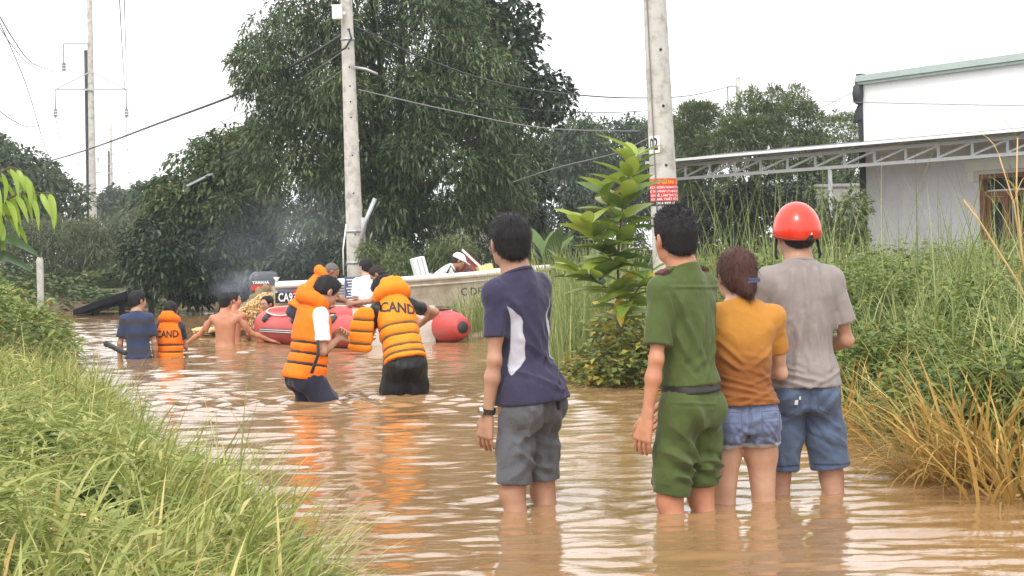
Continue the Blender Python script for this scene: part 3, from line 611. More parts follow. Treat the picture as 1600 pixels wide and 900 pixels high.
cable('straight thin wire crossing in front of the white upper wall', [(1240,157,26),(1350,160,25),(1480,163,24),(1640,166,23)], 0.005, m_wire)
cable('long diagonal wire from the top left corner down to the bushes', [(-30,-30,30),(40,130,45),(75,240,62),(112,310,90)], 0.012, m_wire)
cable('sagging double line at the top left corner, upper strand', [(-20,-10,30),(20,60,38),(50,98,48),(85,112,62)], 0.014, m_wire)
cable('sagging double line at the top left corner, lower strand', [(-20,10,30),(15,66,38),(48,102,48),(82,113,62)], 0.010, m_wire)
cable('sagging wire at the left edge below the triangular crossarm', [(-20,158,34),(20,188,42),(50,198,52),(86,187,69)], 0.012, m_wire)
cable('left of two lines hanging down from the top to the crossarm tip', [(185,-40,30),(190,60,44),(195,140,69)], 0.012, m_wire)
cable('right of two lines hanging down from the top to the crossarm tip', [(193,-40,30),(196,60,44),(198,140,69)], 0.010, m_wire)
cable('line running on from the crossarm tip to the second pole', [(197,180,70),(199,230,100),(202,268,138)], 0.014, m_wire)
cable('line running from the left crossarm tip to the second pole', [(86,180,70),(105,240,95),(149,270,138)], 0.014, m_wire)

# --- white building with truss awning
wallA, wallB = P(1356, 395, 34.5), P(1600, 395, 31.2)      # wall line, road side
wd = (wallB-wallA); wd.z = 0; wd.normalize(); wn_ = Vector((-wd.y, wd.x, 0))     # wn_: away from the road
if wn_.x < 0: wn_ = -wn_
zg = 0.15; ztop = P(1352, 128, 34.5).z; zaw = P(1356, 236, 34.5).z
m_wall = plain('lilac_white_plaster', (0.72,0.72,0.80), 0.9, var=0.06, scale=3, bump=0.2, bscale=50, dirt=(0.58,0.57,0.58), dscale=0.9)
m_clad = plain('white_sheet_cladding', (0.86,0.87,0.87), 0.45, var=0.03, scale=2)
m_trim = plain('green_grey_flashing', (0.42,0.50,0.46), 0.5, var=0.15, scale=5)
m_wood = plain('brown_door_wood', (0.22,0.085,0.035), 0.55, var=0.35, scale=10)
m_glass = plain('dark_glass', (0.03,0.032,0.04), 0.12, spec=0.7)
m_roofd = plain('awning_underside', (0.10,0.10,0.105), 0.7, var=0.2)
bo = Vector((wallA.x, wallA.y, 0)); broot = empty('white_building', bo, 0, 'white building with brown door at the right, under a truss awning', 'building')
def bw(s, t, z): return wd*s+wn_*t+Vector((0,0,z))          # along wall, inward, up
Lw = 11.0; Mb = Matrix((wd, wn_, Vector((0,0,1)))).transposed()
dS0, dS1 = (P(1530,395,28.1)-bo).dot(wd), (P(1530,395,28.1)-bo).dot(wd)+2.3
def sfrom(px):      # distance along wall seen at px
    dx, dy = unroll(px, 395); k = dx/FPX
    # bo.x+wd.x*s = k*(bo.y+wd.y*s)
    return (k*bo.y-bo.x)/(wd.x-k*wd.y)
dS0 = sfrom(1532); dS1 = dS0+1.9; zd = P(1560,272, bo.y+wd.y*dS0).z
mb = MB()
mb.box(bw(dS0/2, 0.1, (zaw+zg-0.4)/2), (dS0, 0.2, zaw-zg+0.4), Mb); mb.box(bw((dS1+Lw)/2, 0.1, (zaw+zg-0.4)/2), (Lw-dS1, 0.2, zaw-zg+0.4), Mb); mb.box(bw((dS0+dS1)/2, 0.1, (zd+zaw)/2), (dS1-dS0, 0.2, zaw-zd), Mb)
mb.box(bw(0.1, 3.2, (zaw+zg-0.4)/2), (0.2, 6.0, zaw-zg+0.4), Mb)
mb.build('wall', m_wall, broot)
mb = MB(); npan = 14; pw_ = Lw/npan
for i in range(npan):
    MB().box(bw(pw_*(i+0.5), 0.02+0.0*i, (zaw+ztop)/2), (pw_-0.005, 0.12, ztop-zaw), Mb).build('cladding_panel', m_clad, broot)
for i in range(6):
    MB().box(bw(0.03, 0.6+i, (zaw+ztop)/2), (0.12, 0.988, ztop-zaw), Mb).build('cladding_panel', m_clad, broot)
mb = MB(); mb.box(bw(Lw/2, -0.02, ztop+0.06), (Lw+0.1, 0.30, 0.12), Mb); mb.box(bw(Lw/2, -0.03, ztop-0.03), (Lw+0.1, 0.20, 0.05), Mb); mb.build('eave_flashing', m_trim, broot)
mb = MB(); mb.add([bw(-0.1,-0.05,ztop+0.13), bw(Lw,-0.05,ztop+0.13), bw(Lw,3.2,ztop+1.0), bw(-0.1,3.2,ztop+1.0), bw(-0.1,6.4,ztop+0.18), bw(Lw,6.4,ztop+0.18)], [(0,1,2,3),(3,2,5,4)]); mb.build('roof', m_clad, broot)
# dark downpipe and lantern at the corner
mb = MB(); mb.box(bw(-0.06,-0.02,(zg+zaw)/2+0.5), (0.10,0.10,zaw-zg+1.0), Mb); mb.build('corner_downpipe', m_darkmetal, broot)
MB().add([bw(-0.20,-0.1,ztop-0.30), bw(0.02,-0.1,ztop-0.30), bw(0.02,-0.1,ztop+0.16), bw(-0.12,-0.1,ztop+0.16), bw(-0.20,0.1,ztop-0.30), bw(0.02,0.1,ztop-0.30), bw(0.02,0.1,ztop+0.16), bw(-0.12,0.1,ztop+0.16)], [(0,1,2,3),(7,6,5,4),(0,4,5,1),(1,5,6,2),(2,6,7,3),(3,7,4,0)]).build('gutter_end', m_darkmetal, broot)
lz = P(1354,147,34.5).z; mb = MB(); mb.tube([bw(-0.05,-0.12,lz+0.20), bw(-0.05,-0.12,lz+0.15), bw(-0.05,-0.12,lz), bw(-0.05,-0.12,lz-0.15), bw(-0.05,-0.12,lz-0.2)], [0.03,0.09,0.11,0.09,0.03], 8); mb.build('corner_lantern', m_darkmetal, broot, True)
lz = P(1350,178,34.5).z; MB().add([bw(-0.24,-0.1,lz-0.16), bw(0.0,-0.1,lz-0.10), bw(0.0,-0.1,lz+0.16), bw(-0.10,-0.1,lz+0.16), bw(-0.24,0.1,lz-0.16), bw(0.0,0.1,lz-0.10), bw(0.0,0.1,lz+0.16), bw(-0.10,0.1,lz+0.16)], [(0,1,2,3),(7,6,5,4),(0,4,5,1),(1,5,6,2),(2,6,7,3),(3,7,4,0)]).build('pipe_hopper', m_darkmetal, broot)
# door: brown frame, two leaves with panes, grille bars, white lintel
dm = (dS0+dS1)/2; hdoor = zd-zg; ztr = zd-0.36
dr = empty('door', (0,0,0)); dr.parent = broot
fm = MB(); fm.box(bw(dS0+0.05,0.06,zg+hdoor/2), (0.10,0.10,hdoor), Mb); fm.box(bw(dS1-0.05,0.06,zg+hdoor/2), (0.10,0.10,hdoor), Mb); fm.box(bw(dm,0.061,zd-0.04), (dS1-dS0-0.2,0.10,0.08), Mb); fm.box(bw(dm,0.061,ztr), (dS1-dS0-0.2,0.10,0.09), Mb); fm.box(bw(dS0+0.62,0.062,(ztr+zg)/2-0.02), (0.08,0.10,ztr-zg-0.05), Mb); fm.build('door_frame', m_wood, dr)
MB().box(bw(dm,0.12,(ztr+zd)/2), (dS1-dS0-0.2,0.02,zd-ztr-0.16), Mb).build('transom_pane', m_glass, dr)
lm = MB(); a0 = dS0+0.1; lm.box(bw(a0+0.06,0.09,(ztr+zg)/2), (0.10,0.05,ztr-zg-0.1), Mb); lm.box(bw(a0+0.24,0.09,zg+0.45), (0.26,0.04,0.9), Mb); lm.box(bw(a0+0.42,0.09,(ztr+zg)/2), (0.10,0.05,ztr-zg-0.1), Mb); lm.box(bw(a0+0.24,0.09,ztr-0.1), (0.26,0.05,0.1), Mb); lm.build('door_leaf', m_wood, dr)
MB().box(bw(a0+0.24,0.10,(ztr-0.15+zg+0.9)/2), (0.26,0.02,ztr-0.15-zg-0.9), Mb).build('door_pane', m_glass, dr)
MB().box(bw((dS0+0.66+dS1-0.1)/2,0.15,(ztr+zg)/2), (dS1-0.1-dS0-0.66,0.02,ztr-zg-0.09), Mb).build('opening_pane', m_glass, dr)
for i in range(6):
    s = dS0+0.74+i*0.17; MB().bar(bw(s,0.08,zg), bw(s,0.08,ztr-0.05), 0.022).build('grille_bar', m_wood, dr)
for z in (zg+0.6, zg+1.15): MB().bar(bw(dS0+0.67,0.082,z), bw(dS1-0.1,0.082,z), 0.022).build('grille_bar', m_wood, dr)
mb = MB(); mb.box(bw(dm,-0.06,zd+0.14), (dS1-dS0+0.40,0.14,0.16), Mb); mb.box(bw(dm,-0.075,zd+0.235), (dS1-dS0+0.50,0.18,0.05), Mb); mb.box(bw(dS0-0.10,-0.05,zd-0.03), (0.14,0.10,0.20), Mb); mb.build('lintel', m_white, broot)
# awning: sheet roof from wall out over the yard, truss at its outer edge, posts
aroot = empty('truss_awning', bo, 0, 'long grey steel truss awning running left from the white building', 'awning')
tA, tB = P(1030, 282, 37.5), P(1640, 236, 29.1)            # bottom chord
dT = (tB-tA); nb = 13; hT = 0.27
zA, zB = tA.z, tB.z; zc = (zA+zB)/2
def tp(f, dz): q = tA.lerp(tB, f); return Vector((q.x, q.y, zc+dz))-bo
MB().bar(tp(0,0), tp(1,0), 0.06).build('bottom_chord', m_gpaint, aroot)
MB().bar(tp(0,hT), tp(1,hT), 0.06).build('top_chord', m_gpaint, aroot)
for i in range(nb+1):
    f = i/nb*0.98+0.01; MB().bar(tp(f,0.03), tp(f,hT-0.03), 0.045).build('truss_strut', m_gpaint, aroot)
    if i < nb: MB().bar(tp(f,0.03), tp((i+1)/nb*0.98+0.01,hT-0.03), 0.035).build('truss_diagonal', m_gpaint, aroot)
ti = wn_*1.75
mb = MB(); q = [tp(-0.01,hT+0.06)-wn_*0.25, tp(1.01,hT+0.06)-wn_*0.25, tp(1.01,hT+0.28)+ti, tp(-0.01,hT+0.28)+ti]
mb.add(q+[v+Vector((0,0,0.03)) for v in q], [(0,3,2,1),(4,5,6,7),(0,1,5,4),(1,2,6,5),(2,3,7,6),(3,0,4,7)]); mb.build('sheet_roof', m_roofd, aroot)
mb = MB(); mb.bar(tp(-0.01,hT+0.10)-wn_*0.265, tp(1.01,hT+0.10)-wn_*0.265, 0.02, 0.05); mb.build('roof_edge_trim', m_clad, aroot)
for f in (0.03, 0.50, 0.97):
    a = tp(f,0); MB().bar((a.x,a.y,-0.2), (a.x,a.y,a.z-0.03), 0.07).build('awning_post', m_gpaint, aroot)
for i in range(8):
    f = (i+0.5)/8; MB().bar(tp(f,hT+0.035), tp(f,hT+0.25)+ti*0.95, 0.04).build('purlin', m_gpaint, aroot)
# grey plastered outhouse wall left of the corner
q0 = P(1285,395,37); hr = empty('yard_wall', (q0.x,q0.y,0), 0, 'pale grey yard wall behind the awning post', 'wall')
mb = MB(); hz = P(1300,292,37).z; mb.box((0.55,0,hz/2-0.2), (1.3,0.15,hz+0.4)); mb.box((0.55,0,hz+0.03), (1.36,0.22,0.06)); mb.build('wall_face', plain('grey_plaster', (0.55,0.54,0.53), 0.9, var=0.12, scale=4, dirt=(0.36,0.35,0.33)), hr)
# white house corner seen under the mango tree
q0 = P(740,395,44); hr = empty('white_house', (q0.x,q0.y,0), 0, 'pale house corner with column under the right side of the mango tree', 'house')
m_hw = plain('cream_wall', (0.68,0.65,0.60), 0.85, var=0.08, scale=2, dirt=(0.5,0.47,0.42))
zt = P(740,325,44).z
mb = MB(); mb.box((0.2,0.1,zt/2), (2.6,0.2,zt)); mb.build('wall', m_hw, hr)
mb = MB(); mb.box((-0.35,-0.12,zt/2), (0.22,0.22,zt)); mb.box((-0.35,-0.12,zt-0.1), (0.34,0.34,0.12)); mb.build('column', m_white, hr)
mb = MB(); mb.box((0.2,-0.2,zt+0.06), (3.0,0.9,0.12)); mb.build('roof_slab', m_roofd, hr)
mb = MB(); mb.box((0.75,-0.012,zt*0.55), (0.55,0.03,0.9)); mb.build('window', m_glass, hr)
# pale far bridge/guard railing seen between the poles
q0 = P(175,325,150); rr_ = empty('railing', (q0.x,q0.y,0), 0, 'far white balustrade low between the two power poles', 'railing')
zb_ = P(175,332,150).z; zt_ = P(175,320,150).z
mb = MB(); mb.box((0,0,zt_), (5.6,0.2,0.16)); mb.box((0,0,zb_), (5.6,0.2,0.12)); mb.build('rail', m_white, rr_)
for i in range(12): MB().box((-2.6+i*0.475,0,(zb_+zt_)/2), (0.14,0.14,zt_-zb_-0.14)).build('baluster', m_white, rr_)
MB().box((0,0.3,zb_/2), (5.6,0.3,zb_-0.1)).build('railing_base', m_hw, rr_)
# bright roof edge showing in the longan tree
q0 = P(312,282,36.2); hr = empty('tin_roof_edge', (q0.x,q0.y,q0.z), 0, 'short pale sloping roof edge poking out of the longan tree', 'roof')
mb = MB(); mb.bar((-0.22,0,-0.10), (0.24,0.1,0.13), 0.5, 0.03); mb.build('roof_sheet', m_steel, hr); MB().bar((-0.22,-0.26,-0.115), (0.24,-0.16,0.115), 0.03, 0.04).build('roof_trim', m_gpaint, hr)
# black slanted sheet on posts in the water (left)
b = Wt(215, 490); hr = empty('collapsed_canopy', (b.x,b.y,0), 0, 'black slanted sheet canopy half sunk in the water at the left', 'canopy'); dC = b.y
def cp(px, py, dd=0): return P(px, py, dC+dd)-Vector((b.x,b.y,0))
q = [cp(112,484,-0.6), cp(210,452,-0.6), cp(262,442,1.2), cp(160,470,1.2)]
q = [cp(114,484,-0.8), cp(222,446,-0.8), cp(252,447,1.4), cp(150,480,1.4)]
mb = MB(); mb.add(q+[v-Vector((0,0,0.12)) for v in q], [(0,1,2,3),(7,6,5,4),(0,4,5,1),(1,5,6,2),(2,6,7,3),(3,7,4,0)]); mb.build('sheet', plain('black_sheet', (0.010,0.011,0.016), 0.8, spec=0.15, var=0.3), hr)
q = [cp(236,452,-0.5), cp(300,440,-0.5), cp(330,446,1.4), cp(262,456,1.4)]
mb = MB(); mb.add(q+[v-Vector((0,0,0.06)) for v in q], [(0,1,2,3),(7,6,5,4),(0,4,5,1),(1,5,6,2),(2,6,7,3),(3,7,4,0)]); mb.build('second_sheet', plain('black_sheet2', (0.012,0.013,0.017), 0.8, spec=0.15, var=0.3), hr)
for (x, y0, dd_) in ((152,474,0), (190,462,0), (236,450,-0.2)):
    a = cp(x, y0, dd_); MB().bar((a.x,a.y,-0.4), (a.x,a.y,a.z-0.05), 0.11).build('post', m_darkmetal, hr)
MB().bar(cp(160,482), cp(205,468), 0.05).build('brace', m_darkmetal, hr)
# ================================================================== people: smooth-blended volumes -> one continuous surface
def smin(a, b, k):
    h = np.clip(0.5+0.5*(b-a)/k, 0, 1); return b*(1-h)+a*h-k*h*(1-h)
class Vol:
    def __init__(s, lo, hi, h):
        s.lo = np.asarray(lo, float); s.h = h; s.n = np.ceil((np.asarray(hi)-s.lo)/h).astype(int)+1
        s.F = np.full(s.n, 1.0, np.float32)
        s.ax = [s.lo[i]+h*np.arange(s.n[i]) for i in range(3)]
    def like(s):
        v = Vol.__new__(Vol); v.lo = s.lo; v.h = s.h; v.n = s.n; v.ax = s.ax; v.F = np.full(s.n, 1.0, np.float32); return v
    def sub(s, lo, hi):
        a = np.clip(np.floor((np.asarray(lo)-s.lo)/s.h).astype(int), 0, s.n); b = np.clip(np.ceil((np.asarray(hi)-s.lo)/s.h).astype(int)+1, 0, s.n)
        sl = tuple(slice(a[i], b[i]) for i in range(3))
        return sl, s.ax[0][sl[0]][:,None,None].astype(np.float32), s.ax[1][sl[1]][None,:,None].astype(np.float32), s.ax[2][sl[2]][None,None,:].astype(np.float32), bool(np.all(b > a))
    def put(s, sl, d, k, op):
        if op == '+': s.F[sl] = smin(s.F[sl], d, k)
        elif op == '-': s.F[sl] = -smin(-s.F[sl], d, k)
        elif op == '&': s.F[sl] = -smin(-s.F[sl], -d, k)
    def cone(s, a, b, ra, rb, k=0.015, flat=None, q=1.0, op='+'):
        a = np.asarray(a, float); b = np.asarray(b, float); m = max(ra, rb)+k+0.03
        sl, X, Y, Z, ok = s.sub(np.minimum(a, b)-m, np.maximum(a, b)+m)
        if not ok: return
        ab = b-a; L2 = max(ab@ab, 1e-9)
        px, py, pz = X-a[0], Y-a[1], Z-a[2]
        t = np.clip((px*ab[0]+py*ab[1]+pz*ab[2])/L2, 0, 1)
        vx, vy, vz = px-t*ab[0], py-t*ab[1], pz-t*ab[2]
        if flat is not None:
            f = np.asarray(flat, float); f = f/np.linalg.norm(f); dt = (vx*f[0]+vy*f[1]+vz*f[2])*(q-1)
            vx = vx+dt*f[0]; vy = vy+dt*f[1]; vz = vz+dt*f[2]
        s.put(sl, np.sqrt(vx*vx+vy*vy+vz*vz)-(ra+(rb-ra)*t), k, op)
    def chain(s, pts, rs, k=0.015, **kw):
        for i in range(len(pts)-1): s.cone(pts[i], pts[i+1], rs[i], rs[i+1], k, **kw)
    def ell(s, c, r, Rm=None, k=0.015, op='+'):
        c = np.asarray(c, float); r = np.asarray(r, float); m = r.max()+k+0.03
        sl, X, Y, Z, ok = s.sub(c-m, c+m)
        if not ok: return
        x, y, z = X-c[0], Y-c[1], Z-c[2]
        if Rm is not None: x, y, z = (x*Rm[0][0]+y*Rm[1][0]+z*Rm[2][0], x*Rm[0][1]+y*Rm[1][1]+z*Rm[2][1], x*Rm[0][2]+y*Rm[1][2]+z*Rm[2][2])
        k0 = np.sqrt((x/r[0])**2+(y/r[1])**2+(z/r[2])**2); k1 = np.sqrt((x/r[0]**2)**2+(y/r[1]**2)**2+(z/r[2]**2)**2)+1e-6
        s.put(sl, k0*(k0-1)/k1, k, op)
    def stack(s, rows, Rm, o, k=0.02, op='+', ex=2.3, rnd=0.02):
        """rows (z,cx,cy,rx,ry) in frame (Rm columns = axes, o origin)"""
        rows = np.asarray(rows, float); zz = np.linspace(rows[0,0], rows[-1,0], 60)
        def cr(c):      # smooth interpolation
            v = np.interp(zz, rows[:,0], rows[:,c]); v2 = np.convolve(np.pad(v, 3, mode='edge'), np.array([1,2,3,4,3,2,1])/16, 'valid'); return v2
        cx, cy, rx, ry = cr(1), cr(2), cr(3), cr(4)
        R_ = np.asarray(Rm, float); o = np.asarray(o, float)
        cs = np.array([o+R_@np.array([r[1]+sx*r[3], r[2]+sy*r[4], r[0]]) for r in rows for sx in (-1,1) for sy in (-1,1)])
        sl, X, Y, Z, ok = s.sub(cs.min(0)-k-0.03, cs.max(0)+k+0.03)
        if not ok: return
        x, y, z = X-o[0], Y-o[1], Z-o[2]
        lx = x*R_[0,0]+y*R_[1,0]+z*R_[2,0]; ly = x*R_[0,1]+y*R_[1,1]+z*R_[2,1]; lz = x*R_[0,2]+y*R_[1,2]+z*R_[2,2]
        CXx, CYy, RX, RY = (np.interp(lz, zz, v) for v in (cx, cy, rx, ry))
        nn = (np.abs((lx-CXx)/RX)**ex+np.abs((ly-CYy)/RY)**ex)**(1/ex)
        d = (nn-1)*np.minimum(RX, RY); zc = np.maximum(rows[0,0]-lz, lz-rows[-1,0])
        s.put(sl, -smin(-d, -zc, rnd).astype(np.float32), k, op)
    def plane(s, p, n, k=0.004):
        """keep the side n points away from"""
        n = np.asarray(n, float); n = n/np.linalg.norm(n); p = np.asarray(p, float)
        sl, X, Y, Z, ok = s.sub(s.lo-1, s.lo+s.h*s.n+1)
        s.put(sl, ((X-p[0])*n[0]+(Y-p[1])*n[1]+(Z-p[2])*n[2]).astype(np.float32), k, '&')
    def mesh(s):
        """surface nets -> V,F"""
        F = np.pad(s.F, 1, constant_values=1.0); S = F < 0; nx, ny, nz = F.shape
        c = [F[i:nx-1+i, j:ny-1+j, k:nz-1+k] for i in (0,1) for j in (0,1) for k in (0,1)]
        cs = sum((x < 0).astype(np.int8) for x in c); act = (cs > 0) & (cs < 8)
        idx = np.argwhere(act); cv = np.stack([x[act] for x in c], 1)
        off = np.array([(i,j,k) for i in (0,1) for j in (0,1) for k in (0,1)], float)
        acc = np.zeros((len(idx),3)); cnt = np.zeros(len(idx))
        for a in range(8):
            for b in range(a+1, 8):
                if np.abs(off[a]-off[b]).sum() == 1:
                    fa, fb = cv[:,a], cv[:,b]; m = (fa < 0) != (fb < 0)
                    t = fa[m]/(fa[m]-fb[m]); acc[m] += off[a]+(off[b]-off[a])*t[:,None]; cnt[m] += 1
        V = (idx+acc/np.maximum(cnt,1)[:,None]-1)*s.h+s.lo
        num = np.full(act.shape, -1, np.int32); num[act] = np.arange(len(idx)); Q = []
        for ax_ in range(3):
            d = [0,0,0]; d[ax_] = 1
            A = S[:nx-d[0], :ny-d[1], :nz-d[2]]; B = S[d[0]:, d[1]:, d[2]:]
            ed = np.argwhere(A != B); ins = A[tuple(ed.T)]
            u, v = [(1,2),(2,0),(0,1)][ax_]
            def cell(du, dv):
                e = ed.copy(); e[:,u] -= du; e[:,v] -= dv; return num[tuple(e.T)]
            q = np.stack([cell(1,1), cell(0,1), cell(0,0), cell(1,0)], 1)
            q[~ins] = q[~ins][:, ::-1]; Q.append(q)
        Fc = np.concatenate(Q)
        return V, Fc
def vnormals(V, F):
    n = np.cross(V[F[:,2]]-V[F[:,0]], V[F[:,3]]-V[F[:,1]]); N = np.zeros_like(V)
    for k in range(4): np.add.at(N, F[:,k], n)
    return unit(N)
def relax(V, F, it=1, w=0.5):
    for _ in range(it):
        A = np.zeros_like(V); c = np.zeros(len(V))
        for k in range(4):
            np.add.at(A, F[:,k], V[F[:,(k+1)%4]]); np.add.at(A, F[:,k], V[F[:,(k+3)%4]]); np.add.at(c, F[:,k], 2)
        V = V*(1-w)+A/np.maximum(c,1)[:,None]*w
    return V
def rot(ax_, a): return np.array(Matrix.Rotation(a, 3, ax_))

def wave_noise(V, f, seed, n=10):
    g = np.random.default_rng(seed); o = np.zeros(len(V))
    for i in range(n):
        k = unit(g.normal(size=3))*f*g.uniform(0.5, 1.8); o += np.sin(V@k+g.uniform(0,6.3)+1.3*np.sin(V@(k[[1,2,0]]*0.7)))
    return o/n
def folds(V, N, segs, back=True, axis=1):
    """cloth folds drawn as ridges along segments (x0,z0,x1,z1,width,amp) seen from behind (or front)"""
    x, z = V[:,0], V[:,2]; D = np.zeros(len(V)); face = np.clip(-N[:,1] if back else N[:,1], 0, 1)
    for (x0,z0,x1,z1,w,a) in segs:
        ax_, az = x1-x0, z1-z0; t = ((x-x0)*ax_+(z-z0)*az)/(ax_*ax_+az*az); tc = np.clip(t, 0, 1)
        d = np.hypot(x-x0-tc*ax_, z-z0-tc*az); fade = np.clip(np.minimum(t+0.15, 1.15-t)*4, 0, 1)
        u = d/w; D += a*fade*(0.4*np.exp(-u*u)+0.75*np.exp(-1.7*u)-0.45*np.exp(-(u-1.9)**2))
    return 1.45*D*np.clip(face*1.6, 0, 1)

SKEL = dict(hipz=0.90)
class Body:
    """joints in the person's own frame: x right, y forward, z up, feet at z=0"""
    def __init__(s, H=1.70, lean=0, side=0, twist=0, hyaw=0, hpitch=0, hroll=0, armL=None, armR=None, legL=None, legR=None, w=0.80, fem=False, hip=(0,0), handL=None, handR=None, headk=1.0, bulk=0.93):
        k = s.k = H/1.70; s.w = w*k; s.fem = fem; s.bulk = bulk; s.hk = k*headk
        s.hip = np.array([hip[0], hip[1], 0.90*k])
        s.T = rot('Z', twist)@rot('X', -lean)@rot('Y', side)
        s.tp = lambda x, y, z: s.hip+s.T@(np.array([x*w, y, z])*k)
        s.Hd = s.T@rot('Z', hyaw)@rot('X', -hpitch)@rot('Y', hroll)
        s.ho = s.tp(0, 0.012, 0.555)
        s.hp = lambda x, y, z: s.ho+s.Hd@(np.array([x, y, z])*s.hk)
        s.sh = {-1: s.tp(-0.172, -0.005, 0.458), 1: s.tp(0.172, -0.005, 0.458)}
        def arm(sd, a, d):
            a = a or d; u, f, h = (unit(np.array(x, float)) for x in a[:3])
            e = s.sh[sd]+u*0.285*k; w_ = e+f*0.245*k; return e, w_, h
        s.arm = {-1: arm(-1, armL, ((-0.16,-0.02,-1),(-0.04,0.18,-1),(0,0.12,-1))), 1: arm(1, armR, ((0.16,-0.02,-1),(0.04,0.18,-1),(0,0.12,-1)))}
        s.palm = {-1: handL or ((1,0,0), 0.45), 1: handR or ((-1,0,0), 0.45)}     # palm normal, finger curl
        def leg(sd, L):
            hj = s.hip+np.array([sd*0.088*s.w, 0, -0.03*k])
            kn, an = L or ((sd*0.10, 0.015, 0.475), (sd*0.105, -0.02, 0.085))
            return hj, np.array(kn)*k+np.array([s.hip[0]*(0 if L else 0), 0, 0]), np.array(an)*k
        s.leg = {-1: leg(-1, legL), 1: leg(1, legR)}
    def torso_rows(s, g=0.0, waist=0.0):
        f = s.fem; B = s.bulk
        rows = [(-0.12,0,-0.018,0.150,0.100),(-0.03,0,-0.020,0.168,0.122),(0.06,0,-0.010,0.160 if not f else 0.158,0.108),(0.15,0,0.0,0.143 if not f else 0.122,0.095),(0.26,0,0.0,0.150 if not f else 0.130,0.102),(0.37,0,-0.004,0.163 if not f else 0.142,0.112),(0.44,0,-0.010,0.156 if not f else 0.138,0.095),(0.50,0,-0.012,0.110,0.070),(0.56,0,-0.005,0.058,0.052)]
        return [(z*s.k, cx, cy*s.k, (rx*s.w+g)*B, (ry*s.k+g)*B) for z,cx,cy,rx,ry in rows]
    def bounds(s, m=0.08):
        pts = [s.hp(0,0,0.25), s.hp(0.12,0.12,0.1), s.hp(-0.12,-0.12,0.1), s.hp(0,0.14,0.0), s.hp(0,-0.12,0.2)]
        for sd in (-1,1):
            e, w_, h = s.arm[sd]; pts += [s.sh[sd], e, w_, w_+h*0.2*s.k]; pts += list(s.leg[sd]); pts.append(s.leg[sd][2]+np.array([0,0.22,-0.08])*s.k)
        for r in s.torso_rows(): pts += [s.hip+s.T@np.array([r[3],r[4],r[0]]), s.hip+s.T@np.array([-r[3],-r[4],r[0]])]
        pts = np.array(pts); return pts.min(0)-m, pts.max(0)+m
    def hand(s, v, sd, w_, h):
        k = s.k; n = unit(np.array(s.palm[sd][0], float)); curl = s.palm[sd][1]
        n = unit(n-h*(n@h)); t = np.cross(h, n)*1.0
        # thumb side: towards the front of the body when the arm hangs
        if t[1] < 0: t = -t
        v.cone(w_-h*0.02*k, w_+h*0.045*k, 0.026*k, 0.030*k, 0.015, flat=n, q=1.55)
        for i, (o, L) in enumerate(((0.033,0.070),(0.011,0.079),(-0.011,0.074),(-0.032,0.058))):
            b0 = w_+h*0.020*k+t*o*0.55*k; b1 = w_+h*0.088*k+t*o*k-n*0.004*k
            v.cone(b0, b1, 0.0145*k, 0.0125*k, 0.012)
            a = curl*0.55; d = h; p = b1
            for j, (f, r0, r1) in enumerate(((0.45,0.0095,0.0085),(0.32,0.0085,0.0080),(0.23,0.0080,0.0065))):
                dd_ = d*math.cos(a)+n*math.sin(a)+t*o*3.2*(1-j*0.4); q = p+unit(dd_)*L*f*k
                v.cone(p, q, r0*k, r1*k, 0.0015); p = q; a += curl*(0.75 if j == 0 else 0.6)
        p0 = w_+h*0.018*k+t*0.022*k; p1 = p0+unit(h*0.75+t*0.62+n*0.25)*0.045*k; p2 = p1+unit(h*0.92+t*0.25+n*0.3)*0.034*k; p3 = p2+unit(h*0.96+n*0.3)*0.026*k
        v.chain([p0,p1,p2,p3], [0.0165*k,0.0135*k,0.0115*k,0.009*k], 0.006)
    def head(s, v):
        k = s.hk; Hd = s.Hd; E = lambda c, r, kk=0.02, op='+': v.ell(s.hp(*c), np.array(r)*k, Hd, kk*k, op)
        E((0,-0.012,0.142),(0.074,0.092,0.083)); E((0,0.030,0.130),(0.066,0.064,0.075)); E((0,0.046,0.075),(0.056,0.052,0.060),0.03)
        E((0,0.072,0.022),(0.030,0.026,0.024),0.03); E((0,0.086,0.142),(0.048,0.018,0.016),0.02)
        for sd in (-1,1):
            E((sd*0.048,0.056,0.085),(0.022,0.032,0.026),0.025); E((sd*0.046,0.030,0.040),(0.018,0.040,0.024),0.03)
            E((sd*0.033,0.097,0.116),(0.016,0.012,0.011),0.010,'-')
            E((sd*0.078,-0.002,0.103),(0.009,0.020,0.033),0.006); E((sd*0.085,-0.008,0.110),(0.007,0.017,0.026),0.006); E((sd*0.090,0.006,0.106),(0.006,0.009,0.016),0.004,'-')
            E((sd*0.010,0.104,0.076),(0.011,0.011,0.008),0.008)
        v.cone(s.hp(0,0.094,0.122), s.hp(0,0.117,0.082), 0.008*k, 0.0125*k, 0.012*k)
        E((0,0.096,0.053),(0.023,0.011,0.006),0.006); E((0,0.094,0.043),(0.020,0.011,0.007),0.006); E((0,0.103,0.0485),(0.022,0.008,0.0022),0.003,'-')
        v.chain([s.tp(0,-0.022,0.47), s.tp(0,-0.012,0.545), s.hp(0,-0.012,0.055)], [0.066*k,0.054*k,0.054*k] if not s.fem else [0.055*k,0.045*k,0.046*k], 0.03*k)
